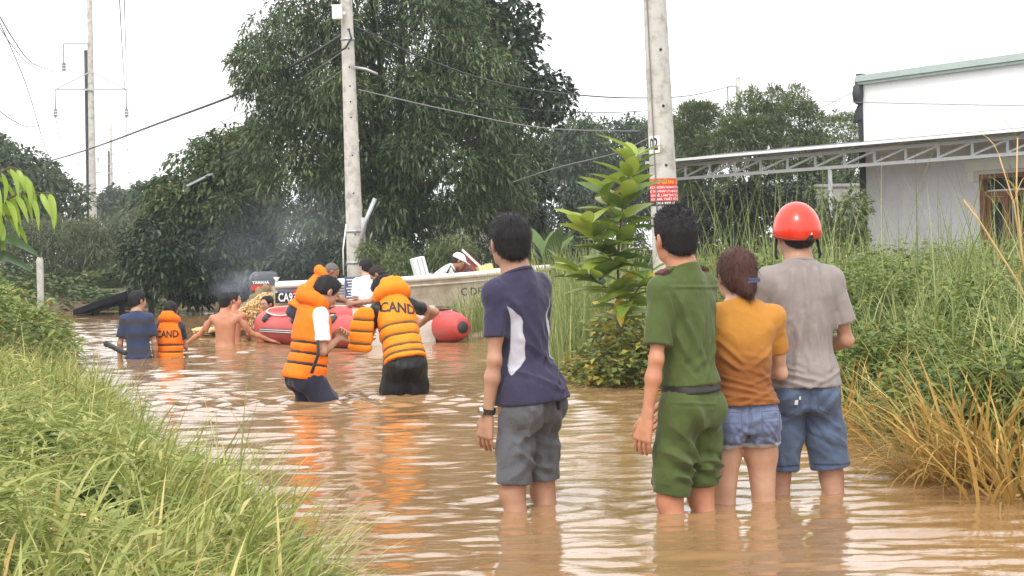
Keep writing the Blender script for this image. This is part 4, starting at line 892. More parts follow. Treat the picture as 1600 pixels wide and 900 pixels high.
    def volume(s, h=0.006, skip_legs=False):
        lo, hi = s.bounds(); v = Vol(lo, hi, h); k = s.k; f = s.fem
        v.stack(s.torso_rows(), s.T, s.hip, 0.03)
        for sd in (-1,1):
            S = s.sh[sd]; e, w_, hd = s.arm[sd]; m = 0.84 if f else 0.90; m *= s.bulk
            v.cone(s.tp(sd*0.04,-0.012,0.498), S, 0.048*k*m, 0.046*k*m, 0.03)
            v.cone(s.tp(sd*0.10,-0.03,0.40), S, 0.06*k*m, 0.050*k*m, 0.03)
            v.cone(S, e, 0.048*k*m, 0.036*k*m, 0.02); v.ell(S*0.55+e*0.45, np.array([0.043,0.043,0.06])*k*m, None, 0.03)
            mid = e*0.68+w_*0.32; v.cone(e, mid, 0.0375*k*m, 0.041*k*m, 0.02); v.cone(mid, w_, 0.041*k*m, 0.0255*k*m, 0.02)
            ua = unit(e-S); fa = unit(w_-e); bk = unit(ua-fa+np.array([0,-0.25,0])); v.ell(e+bk*0.016*k, np.array([0.022,0.022,0.026])*k*m, None, 0.015); v.ell(S*0.45+e*0.55+bk*0.012*k, np.array([0.032,0.036,0.07])*k*m, None, 0.03)
            s.hand(v, sd, w_, hd)
            hj, kn, an = s.leg[sd]
            mt = hj*0.6+kn*0.4
            v.cone(hj, mt, (0.088 if not f else 0.084)*k, 0.074*k, 0.03); v.cone(mt, kn, 0.074*k, 0.053*k, 0.03)
            v.ell(hj+np.array([0,-0.055,-0.01])*k, np.array([0.082,0.075,0.088])*k, None, 0.04)
            ca = kn*0.68+an*0.32+np.array([0,-0.020,0])*k
            v.cone(kn, ca, 0.050*k, 0.051*k*(1 if not f else .93), 0.02); v.cone(ca, an, 0.051*k*(1 if not f else .93), 0.034*k, 0.02); v.ell(kn+np.array([0,0.018,0])*k, np.array([0.042,0.042,0.05])*k, None, 0.02)
            v.cone(an+np.array([0,-0.03,-0.045])*k, an+np.array([sd*0.015,0.15,-0.062])*k, 0.032*k, 0.022*k, 0.03, flat=(0,0,1), q=1.1); v.cone(an, an+np.array([0,0.03,-0.03])*k, 0.034*k, 0.036*k, 0.02)
        s.head(v)
        return v
    # ---- hair: cap over the cranium, cut at a hairline
    def hair_vol(s, h=0.006, thick=0.010, nape=0.045, front=0.062, top=0.0, temple=0.095):
        k = s.hk; c = s.hp(0,0,0.13); v = Vol(c-0.17*k, c+0.17*k, h); Hd = s.Hd
        v.ell(s.hp(0,-0.012,0.142), (np.array([0.074,0.092,0.083])+thick)*k, Hd, 0.02*k); v.ell(s.hp(0,0.028,0.140+top*0.4), (np.array([0.066,0.064,0.070])+thick+top*0.5)*k, Hd, 0.02*k)
        if top: v.ell(s.hp(0,0.015,0.175+top*0.5), (np.array([0.066,0.085,0.050])+top)*k, Hd, 0.02*k)
        v.ell(s.hp(0,-0.045,0.085), (np.array([0.060,0.052,0.055])+thick*0.7)*k, Hd, 0.02*k)
        F_ = Hd@np.array([0,1,0.0]); U_ = Hd@np.array([0,0,1.0])
        v.plane(s.hp(0,front,0.19), Hd@unit(np.array([0,1,-0.22])), 0.02*k)        # forehead hairline
        v.plane(s.hp(0,-0.06,nape), Hd@unit(np.array([0,0.52,-1])), 0.012*k)         # nape to ear, rising forward
        for sd in (-1,1): v.ell(s.hp(sd*0.088,0.012,0.098), np.array([0.022,0.022,0.036])*k, Hd, 0.008*k, '-')
        return v
def hair_object(B, v, mat, parent, n=1500, Lh=0.02, lift=0.35, seed=1, rough=0.003, spike=0.0, wd=0.0016):
    V, F = v.mesh(); V = relax(V, F, 1); N = vnormals(V, F)
    V = V+N*(wave_noise(V, 260, seed)*rough)[:,None]
    g = np.random.default_rng(seed); crown = B.hp(0,-0.045,0.215*1.0)
    i = g.integers(0, len(V), n); p = V[i]; nn = N[i]
    fl = p-crown; fl = unit(fl-nn*(fl*nn).sum(1)[:,None]+g.normal(0,0.012,(n,3)))
    up = (B.Hd@np.array([0,0,1.0]))
    wgt = np.clip((nn@up), 0, 1)[:,None]
    d = unit(fl*(1-spike*wgt)+nn*lift+up*spike*wgt+g.normal(0,0.18,(n,3)))
    L = (Lh*g.uniform(0.5,1.3,n))[:,None]; s_ = unit(np.cross(d, nn+g.normal(0,0.3,(n,3))))*wd*B.k
    a, b = p-nn*0.002-s_, p-nn*0.002+s_; c = p+d*L
    V2 = np.concatenate([V, np.stack([a,b,c,c+s_*0.2],1).reshape(-1,3)]); j = len(V)+(np.arange(n)*4)[:,None]
    F2 = np.concatenate([F, j+[[0,1,3,2]]])
    return obj('hair', mesh_np('hair', V2, F2), mat, parent)
def solid(name, v, mat, parent, it=1, disp=None, mask=None, w=0.5):
    V, F = v.mesh(); V = relax(V, F, it, w)
    N = vnormals(V, F)
    if disp is not None: V = V+N*disp(V, N)[:,None]
    return obj(name, mesh_np(name, V, F, {'mask': mask(V, N)} if mask else None), mat, parent)

def tuck(body, v, B=None, zlo=None, zhi=None, inset=0.022, it=4):
    """draw the skin in under a garment so that cloth lies outside it"""
    me = body.data; n = len(me.vertices); V = np.zeros(n*3, np.float32); me.vertices.foreach_get('co', V); V = V.reshape(-1,3).astype(float)
    near = (V[:,2] > zlo) & (V[:,2] < zhi)
    for sd in (-1,1):
        e, w_, h = B.arm[sd]; tip = w_+h*0.19*B.k
        for p, q, rad_ in ((B.sh[sd], e, 0.055), (e, w_, 0.052), (w_, tip, 0.050)):
            u = q-p; t = np.clip(((V-p)@u)/(u@u), 0, 1); near &= np.linalg.norm(V-p-t[:,None]*u, axis=1) > rad_*B.k
    N = np.zeros(n*3, np.float32); me.vertices.foreach_get('normal', N); N = N.reshape(-1,3)
    def F_at(V):
        q = (V-v.lo)/v.h; i = np.clip(np.floor(q).astype(int), 0, v.n-2); f = np.clip(q-i, 0, 1); F = 0
        for a in (0,1):
            for b in (0,1):
                for c in (0,1): F = F+v.F[i[:,0]+a, i[:,1]+b, i[:,2]+c]*(f[:,0] if a else 1-f[:,0])*(f[:,1] if b else 1-f[:,1])*(f[:,2] if c else 1-f[:,2])
        return F
    F0 = F_at(V); hand_ = np.zeros(n, bool)
    for sd in (-1,1):
        e, w_, h = B.arm[sd]; u = h*0.19*B.k; t = np.clip(((V-w_)@u)/(u@u), -0.2, 1); hand_ |= np.linalg.norm(V-w_-t[:,None]*u, axis=1) < 0.095*B.k
    near &= ~(hand_ & (F0 > 0.018))
    for _ in range(it):
        F = F_at(V); V = V-N*np.where(near, np.clip(F+inset, 0, 0.02), 0)[:,None]
    me.vertices.foreach_set('co', V.astype(np.float32).ravel()); me.update()
def skin_mat(name, c):
    m, n, l, b = nodes(name); tc = n.new('ShaderNodeTexCoord')
    nz = n.new('ShaderNodeTexNoise'); nz.inputs['Scale'].default_value = 11; nz.inputs['Detail'].default_value = 9; nz.inputs['Roughness'].default_value = 0.65; l.new(tc.outputs['Object'], nz.inputs['Vector'])
    mx = n.new('ShaderNodeMixRGB'); mx.inputs[1].default_value = c4([c[0]*0.70, c[1]*0.56, c[2]*0.50]); mx.inputs[2].default_value = c4([c[0]*1.22, c[1]*1.34, c[2]*1.38]); l.new(nz.outputs['Fac'], mx.inputs[0]); l.new(mx.outputs[0], b.inputs['Base Color'])
    b.inputs['Roughness'].default_value = 0.5; b.inputs['Specular IOR Level'].default_value = 0.35
    b.inputs['Subsurface Weight'].default_value = 0.12; b.inputs['Subsurface Radius'].default_value = (0.012,0.005,0.003); b.inputs['Subsurface Scale'].default_value = 0.6
    nb = n.new('ShaderNodeTexNoise'); nb.inputs['Scale'].default_value = 90; l.new(tc.outputs['Object'], nb.inputs['Vector'])
    bp = n.new('ShaderNodeBump'); bp.inputs['Strength'].default_value = 0.08; bp.inputs['Distance'].default_value = 0.006; l.new(nb.outputs['Fac'], bp.inputs['Height']); l.new(bp.outputs[0], b.inputs['Normal'])
    return m
def hair_mat(name, c, c2=None):
    m, n, l, b = nodes(name); tc = n.new('ShaderNodeTexCoord'); mp = n.new('ShaderNodeMapping'); mp.inputs['Scale'].default_value = (120,120,18); l.new(tc.outputs['Object'], mp.inputs['Vector'])
    nz = n.new('ShaderNodeTexNoise'); nz.inputs['Scale'].default_value = 1; nz.inputs['Detail'].default_value = 4; l.new(mp.outputs[0], nz.inputs['Vector'])
    mx = n.new('ShaderNodeMixRGB'); mx.inputs[1].default_value = c4(c); mx.inputs[2].default_value = c4(c2 or [x*1.9 for x in c]); l.new(nz.outputs['Fac'], mx.inputs[0]); l.new(mx.outputs[0], b.inputs['Base Color'])
    b.inputs['Roughness'].default_value = 0.6; b.inputs['Specular IOR Level'].default_value = 0.22
    bp = n.new('ShaderNodeBump'); bp.inputs['Strength'].default_value = 0.4; bp.inputs['Distance'].default_value = 0.004; l.new(nz.outputs['Fac'], bp.inputs['Height']); l.new(bp.outputs[0], b.inputs['Normal'])
    return m
S_tan = skin_mat('skin_tan', (0.43,0.235,0.155)); S_fair = skin_mat('skin_fair', (0.56,0.33,0.225)); S_red = skin_mat('skin_ruddy', (0.50,0.23,0.135)); S_brown = skin_mat('skin_brown', (0.36,0.175,0.10))
Hr_black = hair_mat('hair_black', (0.010,0.009,0.010)); Hr_brown = hair_mat('hair_brown', (0.035,0.016,0.012), (0.10,0.042,0.030)); Hr_grey = hair_mat('hair_grey', (0.08,0.07,0.065), (0.2,0.18,0.17)); Hr_dbrown = hair_mat('hair_dark_brown', (0.020,0.012,0.009))
m_eyew = plain('eye_white', (0.7,0.68,0.65), 0.3, var=0); 
m_eyed = plain('eye_dark', (0.015,0.01,0.008), 0.2, var=0); m_lip = plain('brow_hair', (0.015,0.012,0.010), 0.8)
def eyes(B, parent):
    for sd in (-1,1):
        c = Vector(B.hp(sd*0.033,0.089,0.117)); r = 0.0105*B.hk
        bm = bmesh.new(); bmesh.ops.create_uvsphere(bm, u_segments=10, v_segments=8, radius=r); me = bpy.data.meshes.new('eye'); f = Vector(B.Hd@np.array([0,1.0,0]))
        for p in bm.faces: p.material_index = 1 if p.calc_center_median().normalized().dot(f) > 0.72 else 0
        bm.to_mesh(me); bm.free(); o = obj('eye', me, [m_eyew, m_eyed], parent); o.location = c
        MB().tube([B.hp(sd*0.016,0.100,0.134), B.hp(sd*0.034,0.102,0.139), B.hp(sd*0.052,0.090,0.134)], [0.003,0.004,0.002], 6).build('eyebrow', m_lip, parent, True)
def place(label, px, py, depth, yaw, group=None, name='person'):
    w = Wt(px, py); return empty(name, (w.x, w.y, -depth), yaw, label, 'person', group)
def plane_at(v, p, n): v.plane(p, n)
def top_vol(B, h, g=0.014, hem=-0.02, sleeve=0.6, loose=0.012, neck=0.505, sl_r=(0.064,0.062), waist=None, ex=2.3, sleeve_sides=(-1,1), hemflare=0.0):
    """shirt: torso + sleeves, cut at hem, cuffs and neck"""
    k = B.k; lo, hi = B.bounds(0.1); lo = lo.copy(); 
    rows = [list(r) for r in B.torso_rows(g)]
    for r in rows:
        z = r[0]/k
        if z < 0.30: r[3] += loose*k; r[4] += loose*k*1.2
        if z < 0.1: r[3] += hemflare*k; r[4] += hemflare*k
    v = Vol(lo, hi, h); v.stack(rows, B.T, B.hip, 0.03, ex=ex)
    v.cone(B.tp(0,-0.022,0.47), B.tp(0,-0.012,0.552), (0.078 if not B.fem else 0.066)*k, (0.063 if not B.fem else 0.053)*k, 0.03)
    for sd in (-1,1):
        S = B.sh[sd]; e = B.arm[sd][0]
        v.cone(B.tp(sd*0.04,-0.012,0.500), S, 0.053*k, 0.052*k, 0.03); v.cone(B.tp(sd*0.10,-0.03,0.40), S, 0.064*k, 0.052*k, 0.03)
        if sd in sleeve_sides:
            v2 = Vol(lo, hi, h); u = e-S
            w_ = B.arm[sd][1]
            if sleeve <= 1: v2.cone(S, S+u*max(sleeve,0.2)*1.15, sl_r[0]*k, sl_r[1]*k, 0.02); v2.plane(S+u*sleeve, u)
            else:
                v2.cone(S, e, sl_r[0]*k, sl_r[1]*k, 0.02); v2.cone(e, w_, sl_r[1]*k, sl_r[1]*0.8*k, 0.02); v2.plane(e+(w_-e)*(sleeve-1), w_-e)
            v.F = smin(v.F, v2.F, 0.03)
    v.plane(B.tp(0,0,hem), B.T@np.array([0,0,-1.0]))
    if neck:
        v.plane(B.tp(0,0,neck+0.030), B.T@unit(np.array([0,0.30,1.0])), 0.01)
    return v
def shorts_vol(B, h, legz=0.50, low=-0.12, g=0.014, rad=(0.108,0.100,0.098), top=0.05, cuff=None, seat=0.0, spread=1.0):
    k = B.k; lo, hi = B.bounds(0.1); v = Vol(lo, hi, h)
    rows = [list(r) for r in B.torso_rows(g) if r[0]/k < 0.2]; rows[0][0] = low*k; rows[0][3] *= 0.98; rows[0][4] *= 1.08
    v.stack(rows, B.T, B.hip, 0.03)
    for sd in (-1,1):
        hj, kn, an = B.leg[sd]; v2 = Vol(lo, hi, h)
        hz = hj[2]; f = (hz-legz*k)/(hz-kn[2]) if hz != kn[2] else 0.9
        mid = hj*0.5+kn*0.5
        v2.cone(hj, mid, rad[0]*k, rad[1]*k, 0.03); v2.cone(mid, kn, rad[1]*k, rad[2]*k, 0.03)
        if f > 1: v2.cone(kn, an, rad[2]*k, rad[2]*0.92*k, 0.02)
        v2.ell(hj+np.array([0,-0.055-seat,-0.015])*k, np.array([0.078,0.098,0.104])*k, None, 0.04)
        p = hj+(kn-hj)*f if f <= 1 else kn+(an-kn)*((kn[2]-legz*k)/(kn[2]-an[2]))
        v2.plane(p, (kn-hj) if f <= 1 else (an-kn))
        v.F = smin(v.F, v2.F, 0.012)
    v.plane(B.hip+B.T@np.array([0,0,top*k]), B.T@np.array([0,0,1.0]))
    return v
# ================================================================== four onlookers, seen from behind
def tl(B, V): return ((V-B.hip)@B.T)/B.k          # torso-local coordinates
def auto_folds(seed, n, x, z, ln, w, a, tilt=(0,0.3)):
    g = np.random.default_rng(seed); out = []
    for _ in range(n):
        x0 = g.uniform(*x); z0 = g.uniform(*z); L = g.uniform(*ln); t = g.normal(*tilt); out.append((x0, z0, x0+L*math.sin(t), z0-L*math.cos(t), g.uniform(*w), g.uniform(*a)*g.choice([1,1,1,-0.5])))
    return out
def band(B, base, z0, half, grow, name, mat, parent, h=0.006, Rm=None):
    """belt-like band following a volume"""
    v = base.like(); v.F = base.F-grow
    Rm = B.T if Rm is None else Rm
    c = B.hip+Rm@np.array([0,0,z0*B.k]); u = Rm@np.array([0,0,1.0])
    v.plane(c+u*half, u); v.plane(c-u*half, -u)
    return solid(name, v, mat, parent, 0)
def cloth(V, seed):
    r = 1-np.abs(wave_noise(V*np.array([1,1,0.55]), 46, seed, 7))*2.2
    return wave_noise(V, 22, seed)*0.005+0.0030*np.clip(r, 0, 1)**2+wave_noise(V, 110, seed+1)*0.0016
def neck_band(B, mat, parent, rr=(0.086,0.069,0.060), z0=0.522, z1=0.532):
    k = B.k; cv = Vol(B.tp(0,0,0.53)-0.16, B.tp(0,0,0.53)+0.16, 0.004); n_ = B.T@unit(np.array([0,0.30,1.0]))
    cv.chain([B.tp(0,-0.02,0.48), B.tp(0,-0.012,0.545), B.hp(0,-0.012,0.06)], [x*k for x in rr], 0.02); cv.plane(B.tp(0,0,z1+0.006), n_); cv.plane(B.tp(0,0,z0), -n_)
    return solid('neckband', cv, mat, parent, 1, None, lambda V, N: np.full(len(V), -1.0))
m_blackcloth = fabric('black_webbing', (0.018,0.017,0.018), rough=0.75)
# ---------------- man in navy shirt
B = Body(1.69, w=0.72, bulk=0.87, lean=R(2.5), side=R(-4.6), hyaw=R(-27), hroll=R(3), legL=((-0.088,0.015,0.475),(-0.092,-0.02,0.085)), legR=((0.088,0.015,0.475),(0.092,-0.02,0.085)), hpitch=R(-3), armL=((-0.10,-0.05,-1),(-0.02,0.20,-1),(0.0,0.18,-1)), armR=((0.02,0.02,-1),(-0.04,0.30,-1),(0.0,0.2,-1)), handL=((1,0.1,0),0.42))
root = place('man in navy shirt with white side panels, grey shorts and a wristwatch', 829, 793, 0.41, R(42))
body = solid('body', B.volume(0.004), S_tan, root, 2, w=0.3)
hair_object(B, B.hair_vol(0.005, 0.012, nape=0.052, top=0.006), Hr_black, root, 5200, 0.020, 0.20, 1, 0.0016)
f_navy = fabric('navy_jersey', (0.036,0.032,0.068), (0.46,0.46,0.52), soft=0.002, scale=30, bump=0.15)
def mask1(V, N):
    q = tl(B, V); x, y, z = q.T; m = np.full(len(V), 1.0)
    cy = -0.050+0.03*np.clip((z-0.15)/0.25, 0, 1); hw = 0.070*np.clip((z-0.105)/0.16, 0, 1)**0.6*np.clip((0.47-z)/0.12, 0, 1)**0.5
    m = np.minimum(hw-np.abs(y-cy), np.minimum(z-0.10, 0.46-z)); m = np.minimum(m, np.abs(x)-0.07)
    for sd in (-1,1):
        S, e = B.sh[sd], B.arm[sd][0]; u = e-S; t = np.clip(((V-S)@u)/(u@u), 0.05, 1); d = np.linalg.norm(V-S-t[:,None]*u, axis=1); m = np.minimum(m, d-0.067)
    return m
fs = [(-0.15,1.33,0.02,1.05,0.016,0.0045),(0.13,1.30,-0.02,1.02,0.016,0.004),(-0.10,1.15,0.10,0.98,0.014,0.004),(0.15,1.12,0.0,0.93,0.013,0.004),(-0.15,1.02,0.05,0.92,0.011,0.004),(0.16,1.00,0.05,0.92,0.011,0.0035)]+auto_folds(3, 10, (-0.16,0.16), (0.95,1.3), (0.1,0.25), (0.008,0.016), (0.0015,0.004), (0,0.4))
sv = top_vol(B, 0.005, 0.010, hem=-0.025, sleeve=0.66, loose=0.011, hemflare=0.034, sl_r=(0.047,0.051))
sho = solid('shirt', sv, f_navy, root, 2, lambda V, N: folds(V, N, fs)+cloth(V, 5), mask1)
neck_band(B, f_navy, sho)
f_grey = fabric('grey_shorts_cloth', (0.105,0.108,0.120), scale=120, var=0.22, bump=0.3)
kf = auto_folds(8, 16, (-0.17,0.17), (0.58,0.92), (0.08,0.22), (0.010,0.018), (0.003,0.007), (0.2,0.7))+[(-0.10,0.90,-0.03,0.66,0.02,0.006),(0.02,0.84,0.10,0.72,0.016,0.007),(-0.02,0.80,-0.12,0.70,0.016,0.007)]
pv = shorts_vol(B, 0.005, 0.525, g=0.006, rad=(0.079,0.078,0.077), top=-0.014); tuck(body, pv, B, 0.525*B.k+0.02, B.hip[2]+0.05*B.k)
solid('shorts', pv, f_grey, root, 2, lambda V, N: folds(V, N, kf)+folds(V, N, auto_folds(9,8,(-0.17,0.17),(0.58,0.9),(0.1,0.2),(0.01,0.018),(0.002,0.005),(0,0.5)), False)+cloth(V, 6))
tb = MB(); c = Vector(B.hip)+Vector((0.03,-0.158,-0.035)); tb.box(c, (0.012,0.008,0.045)); tb.build('belt_loop', m_blackcloth, root)
e, w_, hd = B.arm[-1]; fd = unit(w_-e); wp = w_-fd*0.022
m_watch = plain('watch_strap', (0.025,0.022,0.022), 0.45); m_watchm = plain('watch_case', (0.55,0.54,0.52), 0.25, 0.9)
wa = MB().tube([Vector(wp-fd*0.011), Vector(wp+fd*0.011)], 0.0325, 16, cap=False).build('wristwatch', m_watch, root, True)
wo = Vector(unit(np.array([-1.0,0.25,0]))); MB().tube([Vector(wp)+wo*0.027, Vector(wp)+wo*0.039], 0.018, 14).build('watch_case', m_watchm, wa, True)
# ---------------- man in green uniform
B = Body(1.71, w=0.72, bulk=0.87, lean=R(1), side=R(-2.6), hyaw=R(-22), hpitch=R(-2), armL=((-0.20,-0.06,-1),(-0.10,0.16,-1),(-0.08,0.2,-1)), armR=((0.02,0.16,-1),(-0.15,0.6,-1),(-0.2,0.5,-1)), handL=((1,0.15,0),0.42), legL=((-0.092,0.035,0.475),(-0.095,0.0,0.085)), legR=((0.086,0.03,0.475),(0.09,0.0,0.085)))
root = place('man in green uniform with trousers rolled to the knee, standing left of the woman', 1081, 799, 0.43, R(40))
body = solid('body', B.volume(0.004), S_red, root, 2, w=0.3)
hair_object(B, B.hair_vol(0.005, 0.009, nape=0.052, front=0.070, top=0.014), Hr_black, root, 4200, 0.014, 0.22, 2, 0.0018, 0.8)
f_green = fabric('green_uniform', (0.066,0.092,0.024), scale=14, var=0.14, bump=0.22)
fs = [(-0.17,1.34,-0.09,1.08,0.014,0.008),(-0.14,1.36,-0.04,1.10,0.014,0.005),(0.16,1.32,0.10,1.05,0.014,0.006),(0.08,1.30,0.03,1.0,0.02,0.004),(-0.03,1.25,-0.06,0.98,0.02,0.004),(0.12,1.10,0.16,0.97,0.014,0.005),(-0.12,1.06,-0.15,0.96,0.014,0.006),(-0.15,1.375,0.16,1.365,0.006,0.003)]+auto_folds(13, 12, (-0.17,0.17), (0.98,1.3), (0.08,0.2), (0.008,0.015), (0.0015,0.004), (0,0.35))
sv = top_vol(B, 0.005, 0.012, hem=0.060, sleeve=0.80, loose=0.014, sl_r=(0.051,0.060))
sho = solid('shirt', sv, f_green, root, 2, lambda V, N: folds(V, N, fs)+cloth(V, 15))
cv = Vol(B.tp(0,0,0.53)-0.16, B.tp(0,0,0.53)+0.16, 0.005)
cv.chain([B.tp(0,-0.02,0.48), B.tp(0,-0.012,0.545), B.hp(0,-0.012,0.05)], [0.082,0.0665,0.064], 0.02); cv.plane(B.tp(0,-0.05,0.560), B.T@unit(np.array([0,0.35,1.0]))); cv.plane(B.tp(0,-0.05,0.500), B.T@unit(np.array([0,-0.35,-1.0])))
solid('collar', cv, f_green, sho, 1)
f_ep = plain('epaulette_red', (0.10,0.012,0.012), 0.7); 
for sd in (-1,1):
    a, b = Vector(B.tp(sd*0.075,-0.01,0.553)), Vector(B.tp(sd*0.192,-0.008,0.522)); ep = MB().bar(a, b, 0.042, 0.010).build('epaulette', f_green, sho)
    MB().bar(a.lerp(b,0.55)+Vector((0,0,0.004)), b+Vector((0,0,0.004)), 0.046, 0.011).build('rank_slide', f_ep, ep)
pv = shorts_vol(B, 0.005, 0.555, g=0.008, rad=(0.078,0.082,0.082), top=0.06, seat=-0.022); tuck(body, pv, B, 0.555*B.k+0.02, B.hip[2]+0.06*B.k)
for sd in (-1,1):       # rolled cuffs
    hj, kn, an = B.leg[sd]; dz = -0.012 if sd < 0 else 0.018; c = kn+(B.leg[sd][0]-kn)*0.20+np.array([0,0,0.015+dz]); v2 = pv.like()
    v2.cone(c, c+np.array([0,0,-0.03]), 0.080, 0.078, 0.01, flat=(0,1,0), q=0.95); v2.cone(c+np.array([0,0,0.04]), c+np.array([0.004,0,0.03]), 0.084, 0.084, 0.01); v2.plane(c+np.array([0,0,-0.05]), (0.1*sd,0.15,-1)); v2.plane(c+np.array([0,0,0.08]), (0,0,1)); pv.F = smin(pv.F, v2.F, 0.006)
kf = auto_folds(18, 12, (-0.19,0.19), (0.55,0.72), (0.08,0.18), (0.010,0.016), (0.004,0.009), (1.35,0.35))+[(-0.16,0.82,0.02,0.62,0.022,0.009),(-0.10,0.90,0.0,0.72,0.02,0.006),(0.16,0.80,0.04,0.60,0.02,0.009),(-0.17,0.70,-0.02,0.60,0.016,0.010),(0.02,0.66,0.17,0.60,0.014,0.010),(-0.15,0.90,0.02,0.885,0.006,0.003)]
solid('trousers', pv, f_green, root, 2, lambda V, N: folds(V, N, kf)+folds(V, N, auto_folds(19,10,(-0.18,0.18),(0.56,0.85),(0.1,0.2),(0.01,0.018),(0.003,0.007),(0.8,0.5)), False)+cloth(V, 16))
bv = pv.like(); bv.stack(B.torso_rows(0.022)[:5], B.T, B.hip, 0.02); band(B, bv, 0.044, 0.018, 0.0, 'belt', plain('belt_leather', (0.02,0.017,0.015), 0.5), root)
# ---------------- woman in mustard shirt
B = Body(1.545, lean=R(2), side=R(0), hyaw=R(6), hpitch=R(8), fem=True, w=0.95, bulk=1.0, armL=((-0.20,0.28,-1),(0.80,0.75,0.25),(0.8,0.5,0.1)), armR=((0.20,0.28,-1),(-0.80,0.75,0.20),(-0.8,0.5,0.1)), legL=((-0.095,0.02,0.475),(-0.105,-0.005,0.085)), legR=((0.10,0.02,0.475),(0.11,-0.005,0.085)))
root = place('woman in mustard shirt and denim hot pants with her brown hair tied back', 1163, 785, 0.44, R(8))
body = solid('body', B.volume(0.005), S_fair, root, 1)
hv = B.hair_vol(0.005, 0.016, nape=0.012, front=0.060, top=0.004)
hv2 = Vol(hv.lo-0.06, hv.lo+hv.h*(hv.n-1)+0.06, 0.005)
for c, r in (((0,-0.020,0.138),(0.094,0.112,0.103)), ((0,-0.055,0.080),(0.078,0.070,0.070)), ((0.012,-0.085,0.045),(0.050,0.045,0.050)), ((0.014,-0.098,0.022),(0.036,0.036,0.038))): hv2.ell(B.hp(*c), np.array(r)*B.hk, B.Hd, 0.02)
hv2.plane(B.hp(0,0.058,0.17), B.Hd@unit(np.array([0,1,-0.3])), 0.02); hv2.plane(B.hp(0,0.03,0.05), B.Hd@unit(np.array([0,1.0,-0.5])), 0.02)
hair_object(B, hv2, Hr_brown, root, 2600, 0.045, 0.06, 4, 0.003, 0, 0.0012)
cb = MB(); c = Vector(B.hp(0.034,-0.128,0.060)); cb.box(c, (0.055,0.022,0.014), Matrix.Rotation(R(-6),3,'Y')); cb.box(c+Vector((0.0,-0.004,0.010)), (0.05,0.02,0.006)); cb.build('hair_clip', plain('clip_blue', (0.06,0.07,0.16), 0.35), root)
f_must = fabric('mustard_jersey', (0.46,0.205,0.032), (0.235,0.082,0.018), soft=0.055, scale=7, noise_edge=0.10, bump=0.2)
fs = [(-0.15,1.18,-0.02,1.05,0.010,0.004),(-0.16,1.14,-0.04,1.02,0.010,0.004),(-0.15,1.10,0.0,1.0,0.009,0.003),(0.15,1.12,0.02,1.03,0.010,0.003),(-0.14,0.92,0.15,0.88,0.008,0.004),(-0.14,0.965,0.12,0.90,0.008,0.004),(0.15,0.94,-0.05,0.865,0.008,0.004),(-0.13,1.0,0.05,0.94,0.008,0.003),(0.14,0.995,0.0,0.955,0.008,0.003)]+auto_folds(23, 12, (-0.14,0.14), (0.86,1.1), (0.08,0.2), (0.006,0.012), (0.001,0.003), (1.4,0.25))
sv = top_vol(B, 0.005, 0.010, hem=0.050, sleeve=0.62, loose=0.010, hemflare=0.008, sl_r=(0.054,0.056))
zw = 1.10*B.k
sho = solid('shirt', sv, f_must, root, 2, lambda V, N: folds(V, N, fs)+cloth(V, 25), lambda V, N: (1.09-V[:,2])*0.75-0.05+wave_noise(V, 14, 77)*0.05)
neck_band(B, f_must, sho, (0.074,0.060,0.052))
f_den2 = fabric('pale_denim', (0.135,0.165,0.265), (0.42,0.42,0.45), soft=0.002, scale=30, var=0.3, bump=0.4)
pv = shorts_vol(B, 0.005, 0.755, low=-0.085, g=0.006, rad=(0.098,0.096,0.09), top=0.09, seat=0.004); tuck(body, pv, B, 0.755*B.k+0.02, B.hip[2]+0.09*B.k)
kf = auto_folds(28, 12, (-0.10,0.10), (0.70,0.80), (0.06,0.12), (0.006,0.012), (0.003,0.006), (0.9,0.5))+auto_folds(29, 8, (-0.12,0.04), (0.70,0.78), (0.08,0.14), (0.008,0.014), (0.003,0.006), (-1.0,0.3))+[(-0.13,0.80,-0.05,0.80,0.004,0.002),(0.06,0.80,0.13,0.80,0.004,0.002),(0,0.86,0,0.72,0.008,-0.006)]
hemz = 0.755*B.k
solid('shorts', pv, f_den2, root, 2, lambda V, N: folds(V, N, kf)+cloth(V, 26), lambda V, N: (hemz+0.014-V[:,2])+wave_noise(V, 200, 3)*0.006)
den_st = plain('denim_stitch', (0.09,0.11,0.19), 0.9)
for sd in (-1,1):
    pk = [(-0.045,0.085),(0.045,0.085),(0.045,0.005),(0.0,-0.02),(-0.045,0.005),(-0.045,0.085)]
    bvh = None
    mb = MB(); mb.tube([Vector((sd*0.085+x*0.9, -0.150-0.012*(1-abs(x)/0.05)+0.018*(abs(sd*0.085+x) > 0.11), 0.835*B.k+z)) for x, z in pk], 0.0022, 5); mb.build('pocket_seam', den_st, root, True)
